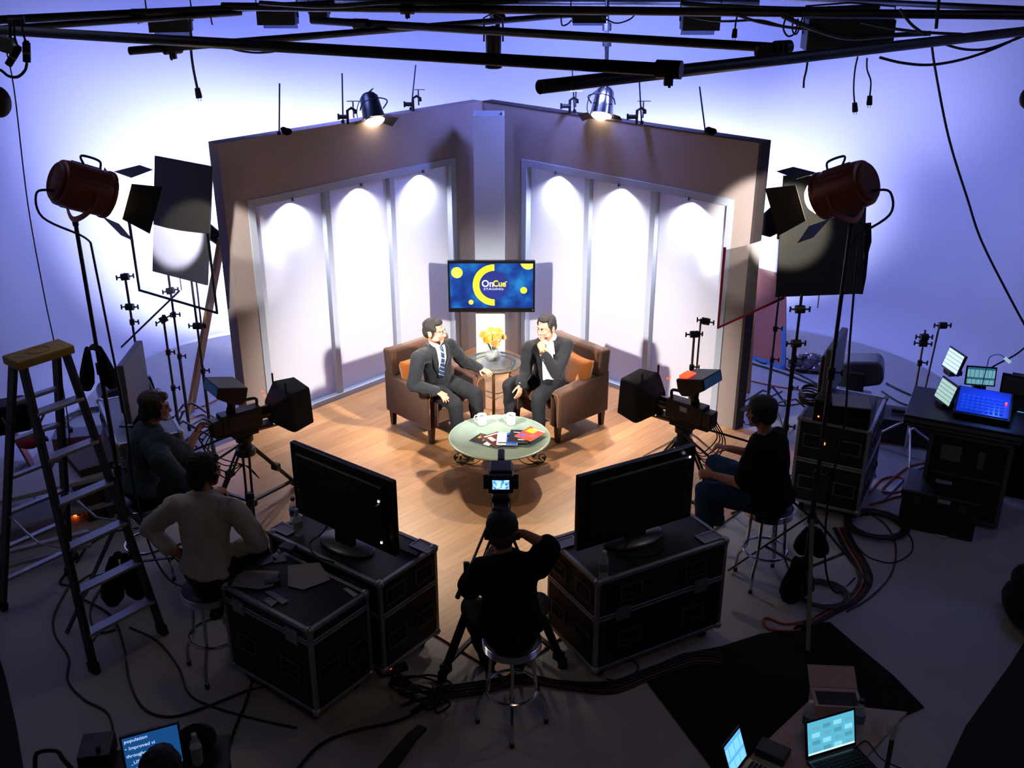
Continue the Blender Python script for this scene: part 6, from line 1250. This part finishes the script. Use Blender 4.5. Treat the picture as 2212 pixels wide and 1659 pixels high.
m = MB(); m.box((0, 0, .04), (.26, .16, .08)); m.build('box_body', CB, t, bevel=.003); m = MB(); F = M.Translation((0, .08, .08)) @ M.Rotation(R(-62), 4, 'X'); m.add([F @ V(p) for p in [(x * .13, y, z) for z in (0, .13) for y in (-.003, .003) for x in (-1, 1)]], [(0, 2, 3, 1), (4, 5, 7, 6), (0, 1, 5, 4), (2, 6, 7, 3), (0, 4, 6, 2), (1, 3, 7, 5)]); m.build('open_lid', CB, t)
m = MB(); m.box((0, -.01, .0805), (.22, .11, .002)); m.build('dark_sheet', mat('dark_box_sheet', '2c2830', .8), t)  # thin dark sheet on top of the solid box body
bottle('water bottle with a dark cap right of the laptop', Z(1851, 1578, .742), '15161a', '4c7f8a', 1.0); bottle('water bottle with a white cap behind the laptop', Z(1743, 1582, .742), 'd8d4cc', '4a4c60', 1.0)
for lb, px in (('left one of two clear drinking glasses on the table', (1893, 1580)), ('right one of two clear drinking glasses on the table', (1926, 1592))):
    c = Z(*px, .742); m = MB(); m.lathe([(.026, 0), (.034, .09), (.032, .09), (.024, .006), (0, .005)], n=20); o = m.build('drinking_glass', GLASS, smooth=50); o.location = c; tag(o, lb, 'glass', 'drinking glasses')
m = MB(); m.tube(spline([Z(1835, 1632, .745), Z(1870, 1600, .745), Z(1905, 1640, .745), Z(1960, 1665, .745)], 6), .004, 5); o = m.build('laptop_cable', CAB); tag(o, 'thin black cable lying on the pale table', 'cable')
# black cloth on the floor
def ground(label, px, name, mt, z0=.003, h=.008, cat='cloth', wob=0):
    pts = [Z(x, y, 0) for x, y in px]; o0 = V((pts[0].x, pts[0].y, 0)); m = MB(); m.prism([(p.x - o0.x, p.y - o0.y) for p in pts], h, M.Translation((0, 0, z0))); o = m.build(name, mt); o.location = o0; return tag(o, label, cat)
ground('black cloth spread on the floor around the pale table', [(1388, 1462), (1440, 1428), (1475, 1414), (1560, 1398), (1640, 1372), (1712, 1362), (1720, 1352), (1792, 1346), (1850, 1396), (1930, 1462), (1996, 1530), (1960, 1546), (1800, 1640), (1640, 1720), (1560, 1690)], 'floor_cloth', DUV)
ground('dark rough floor mat filling the lower right corner', [(2240, 1362), (2212, 1390), (2180, 1440), (2085, 1572), (2030, 1690), (2420, 1720), (2480, 1420)], 'floor_mat', mat('dark_brown_mat', '17130f', .95, var=.5, scale=14), .002, .012, 'floor mat')
ground('dark brown strip of matting in the lower left corner', [(-8, 1398), (14, 1470), (36, 1570), (56, 1690), (-120, 1700), (-160, 1420)], 'floor_mat', mat('dark_brown_mat', '17130f'), .002, .012, 'floor mat')
ground('black floor cable cover strip at the lower centre', [(806, 1675), (880, 1590), (905, 1570), (922, 1578), (900, 1600), (845, 1680)], 'cable_cover', BLK, .002, .02, 'cable cover')
t = thing('duffel_bag', 'black soft duffel bag at the right edge', 'bag', Z(2216, 1352, 0)); m = MB(); m.ell((0, 0, .16), (.17, .30, .16)); m.ell((.02, .12, .30), (.12, .16, .13)); m.build('bag_body', DUV, t, smooth=80); m = MB(); m.tube(spline([(-.05, -.12, .30), (-.08, 0, .42), (-.05, .10, .40)], 5), .012, 6); m.build('handle', DUV, t)
# prompter laptop at the lower left
PB = mat('prompter_blue', '1c5a9c', .2, em=.5, emc='1f5fa8', var=0)
tl, tr, br = Y(247, 1590, 4.28), Y(371, 1557, 4.38), Y(397, 1640, 4.22)
a, b = Z(272, 1690, .80), Z(404, 1652, .80)
t = thing('prompter_monitor', 'prompter monitor with white text on blue at the lower left', 'monitor', (a + b) / 2, math.atan2(b.y - a.y, b.x - a.x)); W = .285; Hh = .235; ang = R(8); F = M.Translation((0, 0, .02)) @ M.Rotation(-ang, 4, 'X')
m = MB(); m.add([F @ V(p) for p in [(x * W / 2, y, z) for z in (0, Hh) for y in (0, .022) for x in (-1, 1)]], [(0, 2, 3, 1), (4, 5, 7, 6), (0, 1, 5, 4), (2, 6, 7, 3), (0, 4, 6, 2), (1, 3, 7, 5)]); m.build('housing', BLKG, t, bevel=.004)
m = MB(); e = .01; m.add([F @ V(p) for p in [(-W / 2 + e, -.001, e), (W / 2 - e, -.001, e), (W / 2 - e, -.001, Hh - e), (-W / 2 + e, -.001, Hh - e)]], [(0, 1, 2, 3)]); s = m.build('screen', PB, t)
m = MB(); m.box((0, .02, .01), (.16, .12, .02)); m.build('foot', BLK, t)
TW = mat('prompter_text_white', 'd8ecff', .3, em=.9, emc='d4e8ff', var=0)
for k, (tx_, x) in enumerate((('population', -.125), ('\u25b8 Improved vi', -.125), ('throughout', -.125), ('_USA a', -.110), ('\u25b8 Plea', -.110))): p = F @ V((x, -.0025, Hh - .030 - k * .042)); text(tx_, 'prompter_text', TW, s, .026, p, (R(90) - ang, 0, 0), .0002, 'LEFT')
p = F @ V((.105, -.0025, .040)); text('[BX]', 'prompter_text', TW, s, .022, p, (R(90) - ang, 0, 0), .0002)
t = thing('prompter_desk', 'black desk under the prompter monitor at the lower left', 'desk', (-1.80, 4.05, 0), R(12)); m = MB(); m.box((0, 0, .77), (.72, .46, .04)); m.build('desk_top', BLK, t, bevel=.004)
for x in (-.33, .33):
    for y in (-.2, .2): m = MB(); m.box((x, y, .375), (.03, .03, .75)); m.build('leg', BLK, t)
bottle('crinkled water bottle beside the prompter monitor', Z(428, 1648, .795), 'a8a8b0', '8a8e94', .9)
t = thing('camera_bag', 'black soft bag behind the prompter monitor', 'bag', Z(425, 1618, .79), R(20)); m = MB(); m.ell((0, 0, .06), (.11, .10, .07)); m.build('bag_body', DUV, t, smooth=70); m = MB(); m.tube(spline([(-.08, 0, .10), (0, .0, .16), (.08, 0, .10)], 5), .008, 6); m.build('handle', DUV, t)
box_thing('black_equipment_box', 'black equipment box left of the prompter monitor', 'equipment box', (214, 1640), .79, (.16, .18, .10), R(10), mat('black_unit_shell', '17181c'), [('knob', (.02, -.05, .11), (.02, .02, .02), RUB)])
t = thing('tube_chair', 'chrome tube chair back at the lower left corner', 'chair', Z(110, 1760, 0)); m = MB(); c0 = V(t.location); q = [Z(78, 1700, .75), Z(76, 1640, .86), Z(86, 1624, .88), Z(122, 1622, .88), Z(136, 1640, .86), Z(160, 1668, .80), Z(175, 1700, .72)]; m.tube([p - c0 for p in spline(q, 5)], .012, 8); m.build('backrest_tube', mat('dull_tube_metal', '4a4c50', .3, .8), t)
m = MB(); m.box(V(q[0]).lerp(V(q[-1]), .5) - c0 - V((0, .06, .30)), (.36, .36, .04)); m.build('seat', BLK, t)
for k in (0, -1): m = MB(); p = V(q[k]) - c0; m.cyl(p, (p.x, p.y - .02, 0), .012, n=8); m.build('leg', mat('dull_tube_metal', '4a4c50'), t)
# ================================================================ cables on the floor
ORC = mat('orange_cable_jacket', 'a8502a', .6); BLC = mat('blue_cable_jacket', '2a4a90', .6); REDC = mat('dark_red_cable_jacket', '5a2018', .6)
FL = 'cables lying on the studio floor'
def fc(label, px, r=.008, mt=CAB, z=None, k=6):
    pts = [Z(x, y, (z or r) + .001) for x, y in px]; o0 = pts[0]; m = MB(); m.tube([p - o0 for p in spline(pts, k)], r, 6); o = m.build('floor_cable', mt); o.location = o0; return tag(o, label, 'cable', FL)
fc('floor cable winding from the ladder down to the prompter desk', [(165, 1240), (120, 1320), (118, 1370), (148, 1420), (146, 1470), (180, 1510), (232, 1540), (246, 1590)])
fc('floor cable looping under the left lamp stand to the road case', [(170, 1290), (240, 1330), (268, 1400), (280, 1470), (310, 1530), (370, 1548), (450, 1525), (540, 1490), (600, 1480)], .009)
fc('floor cable passing under the bar stool at the left', [(280, 1355), (340, 1385), (385, 1440), (410, 1500), (470, 1530), (560, 1555), (640, 1572)])
fc('floor cable from the left road case to the bottom edge', [(545, 1470), (530, 1520), (505, 1580), (486, 1650), (484, 1700)], .009)
fc('thick cable curving across the lower centre', [(640, 1665), (690, 1610), (760, 1580), (850, 1560), (905, 1535), (940, 1500)], .011)
fc('cable arc behind the ladder feet', [(165, 1215), (190, 1180), (240, 1150), (300, 1140)])
fc('cable curl beside the left lamp stand', [(140, 1240), (130, 1260), (160, 1262), (200, 1240), (230, 1250), (200, 1300), (196, 1340), (215, 1366), (250, 1360)])
fc('cable under the left edge of the ladder', [(75, 1080), (78, 1055), (110, 1040), (150, 1030)]); fc('thin cable with the red lit plug by the brown box', [(95, 1120), (130, 1118), (160, 1110), (178, 1108)], .006)
t = thing('lit_plug', 'small orange glowing plug on the floor beside the brown box', 'plug', Z(163, 1111, .02)); m = MB(); m.box((0, 0, .005), (.03, .03, .03)); m.build('plug_body', mat('amber_glow', 'ff7a30', .3, em=5, emc='ff6420'), t); m = MB(); m.box((.03, 0, .005), (.03, .026, .026)); m.build('socket', RUB, t)
t = thing('power_strip', 'power strip with an orange light between the cases', 'power strip', Z(850, 1452, 0), R(25)); m = MB(); m.box((0, 0, .02), (.20, .06, .04)); m.build('body', RUB, t, bevel=.006); m = MB(); m.box((-.03, 0, .042), (.03, .022, .008)); m.build('switch_light', mat('orange_switch', 'ff5a20', .3, em=2.5, emc='ff4a14'), t)
for k in range(9):
    random.seed(20 + k); cx_, cy_ = 900 + random.uniform(-40, 60), 1490 + random.uniform(-25, 25); fc(['lowest', 'second', 'third', 'inner', 'outer', 'broad', 'narrow', 'crossing', 'topmost'][k] + ' black cable of the tangle left of the centre stool', [(850 + random.uniform(-10, 10), 1455 + random.uniform(-5, 20)), (cx_ - 30, cy_ - 14), (cx_ + 20, cy_ + 6), (cx_ - 10, cy_ + 26), (940 + random.uniform(-8, 8), 1488 + random.uniform(-10, 20))], .008, z=.008 + .009 * k)
for k, (mt, dy) in enumerate(((CAB, 0), (CAB, 7), (REDC, 13), (CAB, 19), (CAB, -6))):
    fc(['black', 'thick black', 'dark red', 'lowest black', 'uppermost black'][k] + ' cable of the run from the tangle to the right road case', [(940, 1492 + dy), (1040, 1478 + dy), (1130, 1462 + dy * .7), (1220, 1476 + dy * .6), (1320, 1478 + dy), (1400, 1450 + dy), (1500, 1416 + dy), (1560, 1420 + dy)], .009, mt)
fc('thin cable loop in front of the right road case', [(1350, 1420), (1380, 1440), (1350, 1470), (1310, 1466)], .006); fc('floor cable between the left case and the tripod foot', [(955, 1350), (985, 1342), (1000, 1330)], .006)
# the thick run at the right
for k in range(7):
    d = k * 5 - 15; fc(['leftmost', 'second', 'third', 'middle', 'fifth', 'sixth', 'rightmost'][k] + ' black cable of the thick run right of the lamp stand', [(1815 + d, 1140), (1835 + d, 1180), (1862 + d, 1225), (1868 + d, 1260), (1840 + d, 1298), (1790 + d, 1325), (1745 + d, 1352)], .008, [CAB, CAB, ORC, CAB, REDC, CAB, CAB][k], z=.008 + .004 * (k % 3))
fc('orange cable loop by the black floor cloth', [(1760, 1335), (1700, 1348), (1660, 1335), (1650, 1340), (1660, 1358), (1700, 1363), (1730, 1360)], .009, ORC)
fc('orange cable looping on the floor behind the rack case', [(1880, 1062), (1905, 1035), (1940, 1030), (1962, 1045), (1940, 1062), (1905, 1058), (1960, 1010), (2010, 998)], .009, ORC)
fc('blue cable from the black trunk to the rack case', [(1905, 1085), (1940, 1050), (1970, 1020), (2010, 1005)], .008, BLC); fc('orange cable reaching the black trunk', [(1880, 1090), (1930, 1075), (1990, 1062)], .009, ORC)
fc('wide thin cable loop right of the thick run', [(1835, 1120), (1900, 1110), (1960, 1150), (1970, 1190), (1930, 1215), (1880, 1205), (1850, 1180)], .006); fc('second thin cable loop right of the thick run', [(1860, 1100), (1910, 1130), (1935, 1180), (1925, 1240), (1880, 1290), (1830, 1320)], .008, REDC)
fc('cable along the foot of the right wall', [(1620, 770), (1680, 790), (1740, 815), (1800, 850), (1845, 870)], .012); fc('second cable along the foot of the right wall', [(1615, 782), (1690, 805), (1750, 828), (1800, 842)], .012); fc('third looped cable along the foot of the right wall', [(1610, 760), (1650, 785), (1700, 775), (1760, 800), (1830, 835)], .010)
fc('orange cable crossing the white floor behind the right flat', [(1610, 820), (1680, 835), (1750, 845), (1790, 850)], .008, ORC); fc('cable running from the right moving light to the desk', [(1915, 828), (1960, 850), (2000, 862), (2030, 866)], .012); fc('second cable from the right moving light to the desk', [(1905, 845), (1950, 872), (2000, 880), (2030, 872)], .010); fc('brown cable behind the chrome roller stand', [(1890, 875), (1940, 888), (1990, 892)], .008, REDC)
fc('thin cable loop behind the right camera operator', [(1690, 845), (1660, 862), (1690, 876), (1740, 868), (1770, 850), (1740, 842)], .007); fc('floor cable at the right edge of the stage floor', [(1690, 1010), (1730, 985), (1760, 965)], .008, REDC)
fc('orange cable on the white floor behind the left camera', [(390, 890), (430, 880), (455, 870), (470, 862)], .008, ORC); fc('looped orange cable behind the left camera', [(410, 905), (440, 896), (450, 915), (425, 925), (405, 915)], .008, ORC); fc('black cable curls behind the left camera', [(405, 925), (440, 905), (452, 925), (420, 940), (440, 950)], .007); fc('black cable along the floor behind the left camera', [(380, 960), (430, 938), (480, 915), (505, 900)], .010)
def coil(label, px, R0, n, mt=CAB, r=.009):
    c = Z(*px, 0); t = thing('cable_coil', label, 'cable coil', (c.x, c.y, 0), 0, 'coiled cables on the floor'); random.seed(len(label)); m = MB(); pts = []
    for i in range(n * 14): a = 2 * math.pi * i / 14; q = R0 * (1 + .10 * math.sin(i * .37)); pts.append((q * math.cos(a), q * math.sin(a) * .95, r + .010 + .02 * abs(math.sin(i * .21))))
    m.tube(pts, r, 6); m.build('coil', mt, t)
coil('thick coil of black cable right of the rack case', (1892, 1140), .24, 7, r=.013); coil('coil of cable at the foot of the right lamp stand', (1775, 1290), .19, 6, mat('grey_cable_jacket', '3a3a3e', .6)); coil('coil of black cable behind the ladder', (205, 912), .30, 6); coil('loose coil beside the right moving light', (1800, 862), .16, 3)
